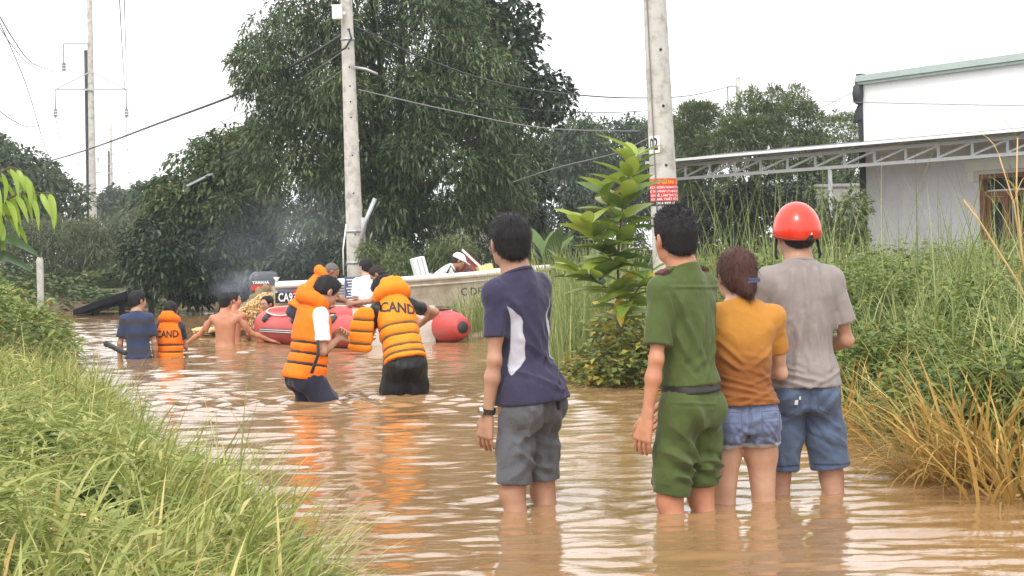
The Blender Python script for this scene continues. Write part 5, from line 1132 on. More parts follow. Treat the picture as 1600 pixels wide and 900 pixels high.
# ---------------- man with red helmet
B = Body(1.70, lean=R(1), side=R(-0.5), hyaw=R(2), hpitch=R(2), w=0.81, armL=((-0.20,0.12,-1),(0.72,0.75,-0.1),(0.8,0.5,0)), armR=((0.26,0.05,-1),(-0.55,0.80,-0.16),(-0.8,0.5,0)), legL=((-0.115,0.02,0.475),(-0.125,-0.005,0.085)), legR=((0.125,0.02,0.475),(0.135,-0.005,0.085)))
root = place('man in grey shirt and knee-length denim shorts wearing a red helmet', 1258, 769, 0.41, R(3))
body = solid('body', B.volume(0.004), S_tan, root, 2, w=0.3)
hair_object(B, B.hair_vol(0.006, 0.008, nape=0.048), Hr_black, root, 800, 0.012, 0.12, 5)
f_taupe = fabric('taupe_jersey', (0.260,0.228,0.215), scale=20, var=0.08, bump=0.12)
fs = [(-0.05,1.40,-0.10,1.00,0.012,0.0065),(0.0,1.40,0.02,1.02,0.012,0.006),(0.055,1.40,0.10,0.96,0.012,0.0075),(0.10,1.38,0.15,1.10,0.011,0.006),(-0.11,1.36,-0.15,1.06,0.012,0.006),(-0.02,1.22,-0.06,0.90,0.014,0.005),(0.04,1.15,0.09,0.90,0.014,0.006),(0.145,1.20,0.16,0.95,0.012,0.006),(-0.15,1.10,-0.16,0.92,0.012,0.005),(-0.17,0.97,0.05,0.915,0.010,0.006),(-0.16,0.935,0.0,0.89,0.009,0.005),(0.16,0.96,0.02,0.90,0.009,0.004),(-0.17,1.0,-0.02,0.955,0.009,0.005)]+auto_folds(33, 10, (-0.16,0.16), (1.0,1.36), (0.12,0.3), (0.008,0.014), (0.0015,0.004), (0,0.2))
sv = top_vol(B, 0.005, 0.014, hem=-0.015, sleeve=0.72, loose=0.016, hemflare=0.010, sl_r=(0.057,0.066))
sho = solid('shirt', sv, f_taupe, root, 2, lambda V, N: folds(V, N, fs)+cloth(V, 35))
neck_band(B, f_taupe, sho)
f_den = fabric('blue_denim', (0.080,0.112,0.180), (0.03,0.045,0.09), soft=0.004, scale=11, var=0.38, bump=0.4)
pv = shorts_vol(B, 0.005, 0.515, g=0.008, rad=(0.089,0.089,0.088)); tuck(body, pv, B, 0.515*B.k+0.02, B.hip[2]+0.05*B.k)
hemz2 = 0.515*B.k
kf = auto_folds(38, 18, (-0.19,0.19), (0.56,0.86), (0.08,0.2), (0.010,0.016), (0.002,0.006), (0.9,0.8))+[(-0.02,0.80,-0.13,0.72,0.014,0.006),(0.02,0.80,0.14,0.70,0.014,0.006),(0,0.93,0,0.78,0.008,-0.006)]
sh = solid('shorts', pv, f_den, root, 2, lambda V, N: folds(V, N, kf)+cloth(V, 36), lambda V, N: 0.004-np.abs(V[:,2]-hemz2-0.022))
bv2 = BVHTree.FromPolygons([tuple(v.co) for v in sh.data.vertices], [tuple(p.vertices) for p in sh.data.polygons])
def on_back(bv, x, z, off):
    h = bv.ray_cast(Vector((x, -1, z)), Vector((0,1,0))); return (h[0]+Vector((0,-off,0))) if h[0] else Vector((x,-0.15,z))
for sd in (-1,1):
    pk = [(-0.055,0.06),(0.055,0.06),(0.055,-0.05),(0.0,-0.08),(-0.055,-0.05),(-0.055,0.06)]; q = []
    for (a, b) in zip(pk[:-1], pk[1:]):
        for t in np.linspace(0,1,6)[:-1]: q.append(on_back(bv2, sd*0.095+a[0]+(b[0]-a[0])*t, 0.845+a[1]+(b[1]-a[1])*t, 0.001))
    MB().tube(q+[q[0]], 0.0026, 5).build('pocket_seam', den_st, root, True)
for (x, z, w, hgt) in ((0.125,0.895,0.024,0.016), (-0.045,0.845,0.014,0.018), (-0.062,0.825,0.018,0.024)):
    q = [on_back(bv2, x+dx*w/2, z+dz*hgt/2, 0.003) for dx, dz in ((-1,-0.7),(0.8,-1),(1,0.8),(-0.6,1))]; MB().add(q, [(0,1,2,3)]).build('white_scuff' if x < 0 else 'pocket_label', m_wht_t, root)
# helmet
m_red = plain('helmet_red', (0.62,0.034,0.012), 0.25, var=0.04, coat=0.25)
k = B.hk; v = Vol(B.hp(0,0,0.15)-0.2, B.hp(0,0,0.15)+0.2, 0.005)
v.ell(B.hp(0,-0.004,0.150), np.array([0.097,0.114,0.106])*k, B.Hd, 0.01); v.ell(B.hp(0,-0.015,0.110), np.array([0.098,0.108,0.088])*k, B.Hd, 0.05)
v.plane(B.hp(0,-0.10,0.078), B.Hd@unit(np.array([0,0.22,-1])), 0.006)
hm = solid('helmet', v, m_red, root, 3)
v2 = v.like(); v2.F = v.F-0.003; v2.plane(B.hp(0,-0.10,0.086), B.Hd@unit(np.array([0,-0.30,1]))); solid('edge_trim', v2, plain('helmet_trim', (0.20,0.012,0.008), 0.5), hm, 1)
mb = MB(); mb.box(Vector(B.hp(0.028,-0.112,0.085)), (0.034,0.020,0.022)); mb.build('rear_buckle', m_blackcloth, hm)
mb = MB(); mb.box(Vector(B.hp(0.030,-0.1185,0.108)), (0.020,0.006,0.018), Matrix.Rotation(R(-12),3,'X')); mb.build('rear_sticker', m_wht_t, hm)
for sd in (-1,1): MB().tube([B.hp(sd*0.090,0.01,0.10), B.hp(sd*0.096,0.0,0.07), B.hp(sd*0.098,0.0,0.045), B.hp(sd*0.101,-0.01,0.015), B.hp(sd*0.096,-0.012,-0.002)], [0.007,0.008,0.006,0.008,0.005], 6).build('chin_strap', m_blackcloth, hm, True)
# ================================================================== rescuers and villagers in the flood
m_orangeB = fabric('vest_faded_orange', (0.86,0.255,0.014), rough=0.72, var=0.18, scale=6, bump=0.3, sheen=0.0)
m_orange0 = m_orange = fabric('vest_orange', (0.86,0.185,0.008), rough=0.72, var=0.14, scale=8, bump=0.3, sheen=0.0)
m_strap = fabric('vest_strap', (0.030,0.024,0.020), rough=0.7); m_strap2 = fabric('vest_strap_olive', (0.13,0.075,0.03), rough=0.7)
def vest(B, root, h=0.008, strap=None, text=None, open_front=False, zs=(0.30,0.20,0.10), g=0.040, bottom=0.0, text_rot=0.0, text_size=0.13, collar=True, txt_z=0.385, tall=True, mat=None):
    m_orange = mat or m_orange0
    k = B.k; strap = strap or m_strap; lo, hi = B.bounds(0.12); v = Vol(lo, hi, h)
    rows = [list(r) for r in B.torso_rows(g)]
    for r in rows:
        z = r[0]/k
        if z < 0.3: r[3] += 0.012*k; r[4] += 0.015*k
        if z > 0.48: r[4] += 0.015*k
    v.stack(rows, B.T, B.hip, 0.03, ex=2.6)
    for sd in (-1,1): v.cone(B.tp(sd*0.05,-0.012,0.505), B.tp(sd*0.13,-0.005,0.478), 0.066*k, 0.058*k, 0.03)
    v.plane(B.tp(0,0,bottom), B.T@np.array([0,0,-1.0]), 0.012)
    v.plane(B.tp(0,0,0.545), B.T@unit(np.array([0,0.30,1.0])), 0.02)
    for sd in (-1,1):
        S, e = B.sh[sd], B.arm[sd][0]; v.cone(S+(S-e)*0.1+B.T@np.array([sd*0.045,0,0])*k, S+(e-S)*0.25+B.T@np.array([sd*0.05,0,0])*k, 0.072*k, 0.078*k, 0.01, op='-')
    if open_front: v.cone(B.tp(0,0.2,0.6), B.tp(0,0.2,-0.1), 0.07*k, 0.09*k, 0.01, op='-')
    def disp(V, N):
        z = tl(B, V)[:,2]; D = np.zeros(len(V))
        for zz in zs: D -= 0.013*np.exp(-((z-zz)/0.016)**2)
        return D+wave_noise(V, 22, 9)*0.008+wave_noise(V, 62, 10)*0.005
    vo = solid('life_vest', v, m_orange, root, 2, disp)
    for zz in zs:
        sv_ = v.like(); sv_.F = v.F+0.004; c = B.tp(0,0,zz); u = B.T@np.array([0,0,1.0]); sv_.plane(c+u*0.013*k, u); sv_.plane(c-u*0.013*k, -u); solid('strap', sv_, strap, vo, 1)
    if collar:
        cv = Vol(B.tp(0,0,0.58)-0.26, B.tp(0,0,0.58)+0.26, h); 
        pts = [B.tp(math.sin(a)*0.105/B.w*B.k, -0.02-math.cos(a)*0.088, 0.560+0.035*math.cos(a)) for a in np.linspace(-2.1, 2.1, 9)]
        cv.chain(pts, [0.044*k,0.050*k,0.056*k,0.060*k,0.062*k,0.060*k,0.056*k,0.050*k,0.044*k], 0.02)
        for i_ in ((3,4,5) if tall else ()): cv.cone(pts[i_], pts[i_]+B.T@np.array([0,-0.01,0.055])*k, 0.046*k, 0.040*k, 0.02)
        solid('collar', cv, m_orange, vo, 2, lambda V, N: wave_noise(V, 24, 4)*0.006)
    if text:
        me = vo.data; bv = BVHTree.FromPolygons([tuple(p.co) for p in me.vertices], [tuple(p.vertices) for p in me.polygons])
        V, F = text_geo(text, text_size*k, 0.004*k, sub=0.02); bk = Vector(B.T@np.array([0,-1.0,0])); rx_ = Vector(B.T@np.array([1.0,0,0])); uz = Vector(B.T@np.array([0,0,1.0])); c = Vector(B.tp(0,0,txt_z)); ca, sa = math.cos(text_rot), math.sin(text_rot)
        def fn(p):
            q = c+rx_*(p.x*ca-p.y*sa)*0.80+uz*(p.x*sa+p.y*ca)+bk*0.5; h_ = bv.ray_cast(q, -bk); return (h_[0] if h_[0] else q-bk*0.36)+bk*0.003
        mapped('lettering', V, F, fn, m_black_t, vo)
    return vo
def quick(B, root, skin, hairm, h=0.010, top=None, topkw=None, bottom=None, bkw=None, face=False, hairkw=None, strands=500, sl=0.014):
    body = solid('body', B.volume(h), skin, root, 1)
    hair_object(B, B.hair_vol(h*0.8, **(hairkw or dict(thick=0.012, top=0.005))), hairm, root, strands, sl, 0.2, 3, 0.002, 0.2, 0.0028)
    r = None
    if top: r = solid('shirt', top_vol(B, h, **(topkw or {})), top, root, 1, lambda V, N: wave_noise(V, 30, 8)*0.006+wave_noise(V, 60, 9)*0.004)
    if bottom: pv = shorts_vol(B, h, **(bkw or dict(legz=0.12, rad=(0.098,0.092,0.080)))); tuck(body, pv, B, (bkw or {}).get('legz', 0.12)*B.k+0.03, B.hip[2]+0.05*B.k); solid('trousers', pv, bottom, root, 1, lambda V, N: wave_noise(V, 34, 18)*0.008+wave_noise(V*np.array([1,1,0.4]), 70, 19)*0.009)
    if face: eyes(B, root)
    return r
f_navyt = fabric('dark_navy_cloth', (0.022,0.024,0.045), rough=0.7, bump=0.3); f_blackt = fabric('wet_black_cloth', (0.016,0.016,0.018), rough=0.38, sheen=0.0, bump=0.5); f_whitet = fabric('white_cotton', (0.78,0.79,0.80)); f_polo = fabric('blue_polo_cloth', (0.030,0.048,0.115), (0.040,0.034,0.036), soft=0.16, noise_edge=0.10); f_dgrey = fabric('dark_grey_cloth', (0.04,0.04,0.045)); f_pale = fabric('pale_singlet', (0.58,0.62,0.58))
# A: bowed rescuer facing right
B = Body(1.66, lean=R(10), hyaw=R(6), hpitch=R(30), armL=((-0.1,0.05,-1),(0.55,0.6,0.45),(0.6,0.5,0.4)), armR=((0.12,0.0,-1),(-0.55,0.75,0.36),(-0.6,0.7,0.3)), handR=((-0.6,0,-0.6),1.5), handL=((0.6,0,-0.6),1.5), legL=((-0.10,0.08,0.475),(-0.11,-0.08,0.085)), legR=((0.10,0.20,0.50),(0.11,0.10,0.09)), hip=(0,-0.02))
root = place('rescuer with white sleeves and orange life vest, head bowed, facing right', 484, 627, 0.66, R(-62)); rootA = root
quick(B, root, S_tan, Hr_black, 0.008, f_whitet, dict(g=0.012, hem=0.0, sleeve=0.72, sl_r=(0.057,0.062)), f_navyt, dict(legz=0.12, rad=(0.106,0.100,0.082)), True, dict(thick=0.014, top=0.010), 900, 0.018)
vo = vest(B, root, 0.008, zs=(0.235,0.155,0.07), bottom=-0.055)
MB().tube([Vector(B.tp(0.215/B.w*B.k,-0.03,0.26)), Vector(B.tp(0.235/B.w*B.k,-0.02,0.15)), Vector(B.tp(0.225/B.w*B.k,-0.05,0.0))], 0.013, 6).build('side_strap', m_strap, vo, True)
# B: rescuer with his back to us, vest reads CAND, front panel swinging open
B = Body(1.68, lean=R(24), side=R(-6), hyaw=R(25), hpitch=R(32), armL=((-0.35,0.15,-1),(0.25,0.85,0.25),(0.3,0.8,0.1)), armR=((0.75,0.50,-0.20),(-0.25,0.85,-0.35),(-0.4,0.8,-0.2)), legL=((-0.11,0.03,0.475),(-0.12,-0.02,0.085)), legR=((0.11,0.06,0.475),(0.12,0.0,0.085)), hip=(0,-0.06))
root = place('rescuer in open orange vest and wet black trousers, bending forward with his back turned', 632, 616, 0.62, R(14)); rootB = root
quick(B, root, S_tan, Hr_black, 0.008, f_blackt, dict(g=0.012, hem=0.0, sleeve=0.5, sl_r=(0.055,0.058)), f_blackt, dict(legz=0.12, rad=(0.108,0.104,0.092)), False, dict(thick=0.016, top=0.010), 900, 0.018)
vo = vest(B, root, 0.008, m_strap2, 'CAND', True, (0.275,0.185,0.095,0.03), bottom=-0.02, text_rot=R(-11), text_size=0.125, txt_z=0.40, mat=m_orangeB)
v = Vol((-0.55,-0.2,0.6), (-0.1,0.4,1.5), 0.008); cF = np.array([-0.325,0.06,1.13])
v.stack([(-0.17,0,0,0.075,0.028),(-0.15,0,0,0.098,0.036),(0.02,0,0,0.100,0.040),(0.13,0.015,0,0.085,0.036),(0.19,0.03,0,0.05,0.028)], rot('Z', R(-14))@rot('Y', R(5)), cF, 0.02, ex=3.0)
Rf = rot('Z', R(-14))@rot('Y', R(5))
fp = solid('front_panel', v, m_orangeB, vo, 2, lambda V, N: sum(-0.012*np.exp(-((((V-cF)@Rf)[:,2]-z)/0.015)**2) for z in (-0.10,0.0,0.09)))
for z in (-0.10,0.0,0.09):
    s2 = v.like(); s2.F = v.F+0.004; u = Rf@np.array([0,0,1.0]); c = cF+u*z; s2.plane(c+u*0.012, u); s2.plane(c-u*0.012, -u); solid('panel_strap', s2, m_strap2, fp, 1)
# C: man in blue polo
B = Body(1.66, lean=R(5), side=R(-2), hyaw=R(-42), hpitch=R(6), armL=((-0.22,-0.05,-1),(-0.05,0.15,-1),(0,0.2,-1)), armR=((0.2,-0.02,-1),(0.0,0.25,-1),(0,0.2,-1)))
root = place('man in dark blue polo shirt with his back turned, waist deep at the left', 217, 560, 0.88, R(4)); rootC = root
solid('body', B.volume(0.010), S_tan, root, 1); hair_object(B, B.hair_vol(0.008, thick=0.014, top=0.008), Hr_black, root, 600, 0.016, 0.25, 3, 0.002, 0.2, 0.0028); eyes(B, root)
solid('polo_shirt', top_vol(B, 0.010, 0.014, hem=-0.01, sleeve=0.75, sl_r=(0.060,0.066)), f_polo, root, 1, lambda V, N: wave_noise(V, 30, 8)*0.006, lambda V, N: np.cos((V[:,2]-0.97)*2*math.pi/0.16)*0.10-0.06)
solid('trousers', shorts_vol(B, 0.010, legz=0.12, rad=(0.098,0.092,0.080)), f_blackt, root, 1)
pp = P(166,537,19.6); q = P(196,552,19.4); pr = empty('black_pipe', pp, 0, 'short black pipe held low beside the man in the blue polo shirt', 'pipe'); mb = MB(); mb.tube([Vector((0,0,0)), (q-pp)], 0.028, 12); mb.tube([(q-pp)*-0.02, (q-pp)*0.05], 0.033, 12); mb.build('pipe_shaft', m_darkmetal, pr, True)
# D: child in CAND vest
B = Body(1.42, lean=R(3), hyaw=R(10), hpitch=R(10), w=0.86, headk=1.12, armL=((-0.1,0.5,-1),(0.2,0.9,-0.2),(0.2,0.9,0)), armR=((0.1,0.4,-1),(-0.2,0.9,-0.2),(-0.2,0.9,0)))
root = place('small person in orange life vest lettered on the back, right beside the blue polo man', 266, 557, 0.80, R(-6))
quick(B, root, S_tan, Hr_black, 0.010, f_navyt, dict(hem=0.0, sleeve=0.6), f_blackt, None, False)
vest(B, root, 0.009, m_strap, 'CAND', zs=(0.215,0.12,0.03), bottom=-0.06, text_size=0.135, txt_z=0.36)
# E: bare-backed man
B = Body(1.66, lean=R(4), hyaw=R(-10), hpitch=R(2), armL=((-0.72,0.25,-0.75),(-0.80,0.25,-0.50),(-0.95,0.1,-0.3)), armR=((0.62,0.35,-0.75),(0.85,0.35,-0.40),(0.9,0.3,-0.3)), handL=((0,0.2,-1),0.15), handR=((0,0.2,-1),0.2), w=0.92)
root = place('bare-backed man waist deep with both arms spread, near the bow of the red boat', 352, 541, 0.97, R(-4))
quick(B, root, S_red, Hr_black, 0.009, None, None, f_dgrey, dict(legz=0.5), False)
# F: head and shoulders behind E
B = Body(1.62, hyaw=R(-75), hpitch=R(5), armL=((-0.2,0.3,-1),(0,0.8,-0.6),(0,0.8,-0.6)), armR=((0.2,0.3,-1),(0,0.8,-0.6),(0,0.8,-0.6)))
root = place('dark-haired person mostly hidden behind the bare-backed man, face turned right', 365, 533, 0.95, R(0))
quick(B, root, S_red, Hr_black, 0.010, None, None, f_navyt, dict(legz=0.4), True)
# ================================================================== boats
m_tube = plain('red_boat_rubber', (0.52,0.052,0.050), 0.45, var=0.16, scale=5, dirt=(0.42,0.10,0.08), dscale=3)
m_rub = plain('black_rubber', (0.025,0.025,0.028), 0.6); m_rope = plain('pale_rope', (0.66,0.50,0.46), 0.8); m_hull = plain('cream_hull', (0.52,0.49,0.42), 0.55, var=0.15, scale=3, dirt=(0.32,0.26,0.18), dscale=1.8)
m_trans = plain('transom_white', (0.70,0.68,0.62), 0.5, var=0.08, dirt=(0.5,0.44,0.34))
def catmull(w, n=8):
    w = [Vector(p) for p in w]; o = []
    for i in range(len(w)-1):
        p0 = w[max(i-1,0)]; p1 = w[i]; p2 = w[i+1]; p3 = w[min(i+2,len(w)-1)]
        for k in range(n):
            t = k/n; o.append(0.5*((2*p1)+(p2-p0)*t+(2*p0-5*p1+4*p2-p3)*t*t+(3*p1-p0-3*p2+p3)*t**3))
    return o+[w[-1]]
s1, s2 = Wt(566,541), Wt(722,536)
yawb = R(33); hb = 0.72; ctr = Wt(562,544)+Vector((math.cos(yawb)*hb, math.sin(yawb)*hb, 0))+Vector((-math.sin(yawb)*0.40, math.cos(yawb)*0.40, 0))
root = empty('inflatable_boat', (ctr.x, ctr.y, 0), yawb, 'red inflatable boat with black tube caps, stern toward the camera', 'boat'); boat = root
Zt = 0.19; rt = 0.21
half = [(hb,-0.42,Zt),(hb,-0.30,Zt),(hb,-0.05,Zt),(hb,0.4,Zt),(hb,1.2,Zt),(hb,1.8,Zt),(hb*0.86,2.30,Zt+0.01),(hb*0.5,2.65,Zt+0.03),(0,2.8,Zt+0.04)]
path = catmull([(-x,y,z) for x,y,z in half]+half[::-1][1:], 6); n = len(path)
rr = []
for i, p in enumerate(path):
    e = min(i, n-1-i); d = (path[i].y+0.42); rr.append(rt if (d > 0.42 or p.y > 0.1) else max(0.055, rt*math.sqrt(max(0.02, 1-((0.42-d)/0.50)**2))))
MB().tube(path, rr, 20).build('tube', m_tube, root, True)
for s in (-1,1):
    MB().tube([(s*hb,-0.455,Zt), (s*hb,-0.43,Zt), (s*hb,-0.36,Zt)], [0.05,0.075,0.095], 14).build('end_cap', m_rub, root, True)
    mb = MB(); mb.tube([(s*(hb+rt*0.96), y, Zt-0.02) for y in np.linspace(0.1,1.9,8)], 0.030, 6); st = mb.build('rub_strake', m_rub, root, True)
    for dz in (-0.012,0.012): MB().tube([(s*(hb+rt*0.96+0.029), y, Zt-0.02+dz) for y in np.linspace(0.1,1.9,8)], 0.005, 5).build('strake_line', m_wht_t, st, True)
    for y in (0.0, 1.0, 1.85): MB().tube([(s*(hb+rt*0.70),y,Zt+rt*0.66), (s*(hb+rt*0.80),y,Zt+rt*0.74)], 0.075, 12).build('handle_patch', m_rub, root, True)
    MB().tube(catmull([(s*(hb+0.12),0.0,Zt+0.20),(s*(hb+0.14),0.5,Zt+0.17),(s*(hb+0.12),1.0,Zt+0.20),(s*(hb+0.14),1.5,Zt+0.17),(s*(hb+0.12),1.9,Zt+0.21),(s*hb*0.6,2.60,Zt+0.24),(0,2.82,Zt+0.25)],5), 0.012, 6).build('grab_rope', m_rope, root, True)
MB().box((0,0.02,0.20), (2*(hb-rt)+0.12,0.05,0.52)).build('transom', m_trans, root)
mb = MB(); mb.add([(-hb+0.1,0.05,0.02),(hb-0.1,0.05,0.02),(hb-0.1,1.8,0.02),(hb*0.4,2.5,0.04),(-hb*0.4,2.5,0.04),(-hb+0.1,1.9,0.02)], [(0,1,2,3,4,5)]); mb.build('floor', m_rub, root)
MB().box((0,1.15,0.33), (2*(hb-0.12),0.24,0.03)).build('thwart', m_rub, root)
MB().box((-hb,0.55,Zt+rt+0.005), (0.12,0.5,0.012)).build('seat_patch', m_rub, root); MB().box((hb,0.2,Zt+rt+0.005), (0.12,0.5,0.012)).build('seat_patch', m_rub, root)
Mw = Matrix.Rotation(yawb, 4, 'Z'); Mw.translation = ctr
# --- cream hull motor boat
w0, w1 = P(420, 395, 26.4), P(850, 395, 27.4); w0.z = w1.z = 0; fd_ = (w1-w0); LB = fd_.length; yw = math.atan2(fd_.y, fd_.x)
root = empty('motor_boat', w0, yw, 'cream hulled motor boat behind the red inflatable, outboard at its left end', 'boat'); mboat = root
st_ = []; ns, nq = 16, 9
def hull_sec(t):
    bw_ = 0.72*(1-max(0,(t-0.45)/0.55)**2.2)+0.02; sh_ = 0.70+0.16*t**1.6; kz = -0.22+0.30*max(0,(t-0.6)/0.4)**2
    return bw_, sh_, kz
V = []; F = []
for i in range(ns+1):
    t = i/ns; b, s_, kz = hull_sec(t); x = t*LB
    for j in range(nq):
        u = -1+2*j/(nq-1); a = abs(u); V.append((x+0.25*t*(s_)*0.3*(a), math.copysign(b*(a**0.55), u) if a > 1e-6 else 0, kz+(s_-kz)*(a**1.8)))
for i in range(ns):
    for j in range(nq-1): q = i*nq+j; F.append((q, q+nq, q+nq+1, q+1))
F.append(tuple(range(nq)))
MB().add(V, F).build('hull', m_hull, root, True)
dk = MB(); dv = []; 
for i in range(ns+1):
    t = i/ns; b, s_, kz = hull_sec(t); dv += [(t*LB, -b*0.93, 0.34 if t < 0.68 else s_-0.03), (t*LB, b*0.93, 0.34 if t < 0.68 else s_-0.03)]
dk.add(dv, [(2*i, 2*i+2, 2*i+3, 2*i+1) for i in range(ns)]); dk.build('deck', m_hull, root)
for sd in (-1,1):
    MB().tube([Vector((t*LB+0.075*t, sd*hull_sec(t)[0], hull_sec(t)[1]+0.005)) for t in np.linspace(0,1,18)], 0.045, 8).build('gunwale', plain('gunwale_cream', (0.74,0.72,0.66), 0.4), root, True)
    MB().tube([Vector((t*LB+0.05*t, sd*(hull_sec(t)[0]-0.01), hull_sec(t)[1]-0.10)) for t in np.linspace(0.0,0.98,18)], 0.018, 6).build('rubbing_strip', m_hull, root, True)
def bl_(px, py, d=25.0):
    d += 1.4
    return bl0(px, py, d)
def bl0(px, py, d):  # photo -> boat frame
    return Matrix.Rotation(-yw, 3, 'Z') @ (P(px, py, d)-w0)
def side_plate(name, px, py, w, h, mat, parent, off=0.0, tilt=0.0):
    c = bl_(px, py, 24.25+off); return MB().box(c, (w, 0.012, h), Matrix.Rotation(tilt, 3, 'X')).build(name, mat, parent)
pl = side_plate('licence_panel', 452, 465, 0.40, 0.15, m_black_t, root)
V, F = text_geo('CA932', 0.17, 0.004); c = bl_(452, 465, 24.24)
mapped('licence_lettering', V, F, lambda v: c+Vector((v.x*0.66, -0.004, v.y)), m_wht_t, pl)
pl2 = side_plate('tricolour_strip', 452, 455, 0.34, 0.032, m_blue_t, root, -0.005); side_plate('strip_red', 461, 455, 0.10, 0.026, m_red_t, pl2, -0.02)
nb_ = side_plate('notice_board', 555, 452, 0.30, 0.36, m_blue_t, root, -0.03); 
for j in range(8):
    c = bl_(552, 437+j*4.4, 24.19); MB().box(c, (0.20-0.03*(j % 3), 0.008, 0.016)).build('notice_line', m_wht_t, nb_)
side_plate('notice_red_column', 563, 445, 0.05, 0.17, m_red_t, nb_, -0.05)
nb2 = side_plate('paper_notice', 532, 452, 0.15, 0.20, m_wht_t, root, -0.02)
for j in range(4): c = bl_(532, 446+j*4.4, 24.21); MB().box(c, (0.11,0.008,0.012)).build('notice_line', m_black_t, nb2)
V, F = text_geo('C DF 2', 0.16, 0.004); c = bl_(742, 456, 24.62)
mapped('hull_lettering', V, F, lambda v: c+Vector((v.x*0.9, -0.01, v.y)), m_black_t, root)
MB().tube([bl_(432,447,24.5), bl_(432,438,24.5), bl_(432,433,24.5)], [0.02,0.02,0.05], 8).build('mooring_bitt', m_wht_t, root, True)
# seat, tarp, crate on the boat
v = MB(); c = bl_(656,420,25.2); v.box(c, (0.17,0.30,0.34), Matrix.Rotation(R(-14),3,'Y')); sx = v.build('boat_seat', m_wht_t, root)
for dx in (-0.03,0.04): MB().box(c+Vector((dx,-0.153,0)), (0.022,0.006,0.33), Matrix.Rotation(R(-14),3,'Y')).build('seat_stripe', m_gpaint, sx)
q = [bl_(698,428,25.6), bl_(728,392,25.6), bl_(762,428,25.6), bl_(715,428,26.1), bl_(735,398,26.1), bl_(764,426,26.1)]
tr = MB().add(q, [(0,2,1),(3,4,5),(0,1,4,3),(1,2,5,4),(0,3,5,2)]).build('red_tarp', plain('tarp_brick', (0.30,0.085,0.065), 0.7, var=0.2, bump=0.4), None)
tr.location = (0,0,0); tr.data.transform(Matrix.Translation(w0) @ Matrix.Rotation(yw,4,'Z')); tag(tr, 'brick-red tarp tented on the motor boat bow', 'tarp')
MB().bar(bl_(722,390,25.55), bl_(764,430,25.55), 0.03).build('tarp_pole', m_wht_t, root)
cr_ = MB(); c = bl_(758,422,25.5); M3 = Matrix.Rotation(R(-16),3,'Y')
for o_, d_ in (((0,0,-0.07),(0.20,0.2,0.012)),((-0.10,0,0),(0.012,0.2,0.15)),((0.10,0,0),(0.012,0.2,0.15)),((0,-0.10,0),(0.188,0.012,0.15)),((0,0.10,0),(0.188,0.012,0.15))): cr_.box(c+M3@Vector(o_), d_, M3)
bx = cr_.build('yellow_basket', plain('basket_yellow', (0.72,0.60,0.28), 0.6), None); bx.data.transform(Matrix.Translation(w0) @ Matrix.Rotation(yw,4,'Z')); tag(bx, 'pale yellow plastic basket on the motor boat bow', 'basket')
for i, (a, b_) in enumerate((((697,430),(712,418)),((720,431),(744,420)))): MB().tube([bl_(a[0],a[1],25.1), bl_((a[0]+b_[0])/2,b_[1]-3,25.1), bl_(b_[0],b_[1]+9,25.1)], 0.015, 6).build('deck_rail', m_darkmetal, root, True)
# outboard motor
og = P(412, 446, 26.4); om = empty('outboard_motor', og, yw, 'dark grey outboard motor on the stern of the motor boat', 'motor')
v = Vol((-0.35,-0.25,-0.3), (0.35,0.25,0.35), 0.012); v.stack([(-0.10,0,0,0.19,0.14),(-0.02,0,0,0.215,0.155),(0.10,0.0,0,0.21,0.15),(0.17,0.01,0,0.19,0.135),(0.205,0.02,0,0.15,0.10)], np.eye(3), (0,0,0), 0.03, ex=3.6)
solid('cowl', v, plain('cowl_grey', (0.085,0.090,0.105), 0.35, var=0.1), om, 2)
st2 = MB().box((-0.06,-0.158,-0.03), (0.28,0.012,0.07)).build('red_band', m_red_t, om)
V, F = text_geo('YAMAHA', 0.062, 0.002); mapped('cowl_lettering', V, F, lambda p: Vector((p.x*0.95-0.06, -0.165, p.y+0.045)), m_wht_t, om)
mb = MB(); mb.box((0.02,0,-0.30), (0.14,0.12,0.42)); mb.box((0.02,0,-0.62), (0.10,0.05,0.3)); mb.build('leg', m_darkmetal, om); MB().box((0.16,0,-0.22), (0.12,0.26,0.22)).build('clamp_bracket', m_darkmetal, om)
mb = MB()
for a in (0, 2.1, 4.2): mb.box(Vector((-0.10, 0.07*math.cos(a), -0.74+0.07*math.sin(a))), (0.02,0.07,0.12), Matrix.Rotation(a,3,'X'))
mb.tube([(-0.14,0,-0.74),(0.0,0,-0.74)], 0.03, 8); mb.build('propeller', m_steel, om)
# splash thrown up by the propeller
sp = P(392, 470, 26.0); sr = empty('water_splash', (sp.x, sp.y, 0), 0, 'tan muddy splash thrown up by the outboard motor', 'splash')
g = np.random.default_rng(5); v = Vol((-0.75,-0.5,-0.12), (0.55,0.5,1.0), 0.016)
for i in range(420):
    t = g.random(); x = -0.50+0.72*t+g.normal(0,0.07); zt_ = 0.12+0.60*np.clip((x+0.5)/0.7,0,1)**1.2; z = zt_*g.random()**0.6
    v.ell((x, g.normal(0,0.10), z), np.array([1,0.9,1])*g.uniform(0.018,0.060), None, 0.02)
m_spl = plain('muddy_spray', (0.80,0.57,0.28), 0.7, var=0.2, scale=14, bump=0.6, bscale=22)
spm = bpy.data.materials.new('spray_volume'); spm.use_nodes = True; sn = spm.node_tree.nodes; sn.remove(sn['Principled BSDF']); sv_ = sn.new('ShaderNodeVolumePrincipled'); sv_.inputs['Color'].default_value = (0.93,0.74,0.42,1); sv_.inputs['Density'].default_value = 26; spm.node_tree.links.new(sv_.outputs[0], sn['Material Output'].inputs['Volume'])
solid('spray', v, spm, sr, 1, lambda V, N: wave_noise(V, 60, 3)*0.02+wave_noise(V, 130, 4)*0.016)
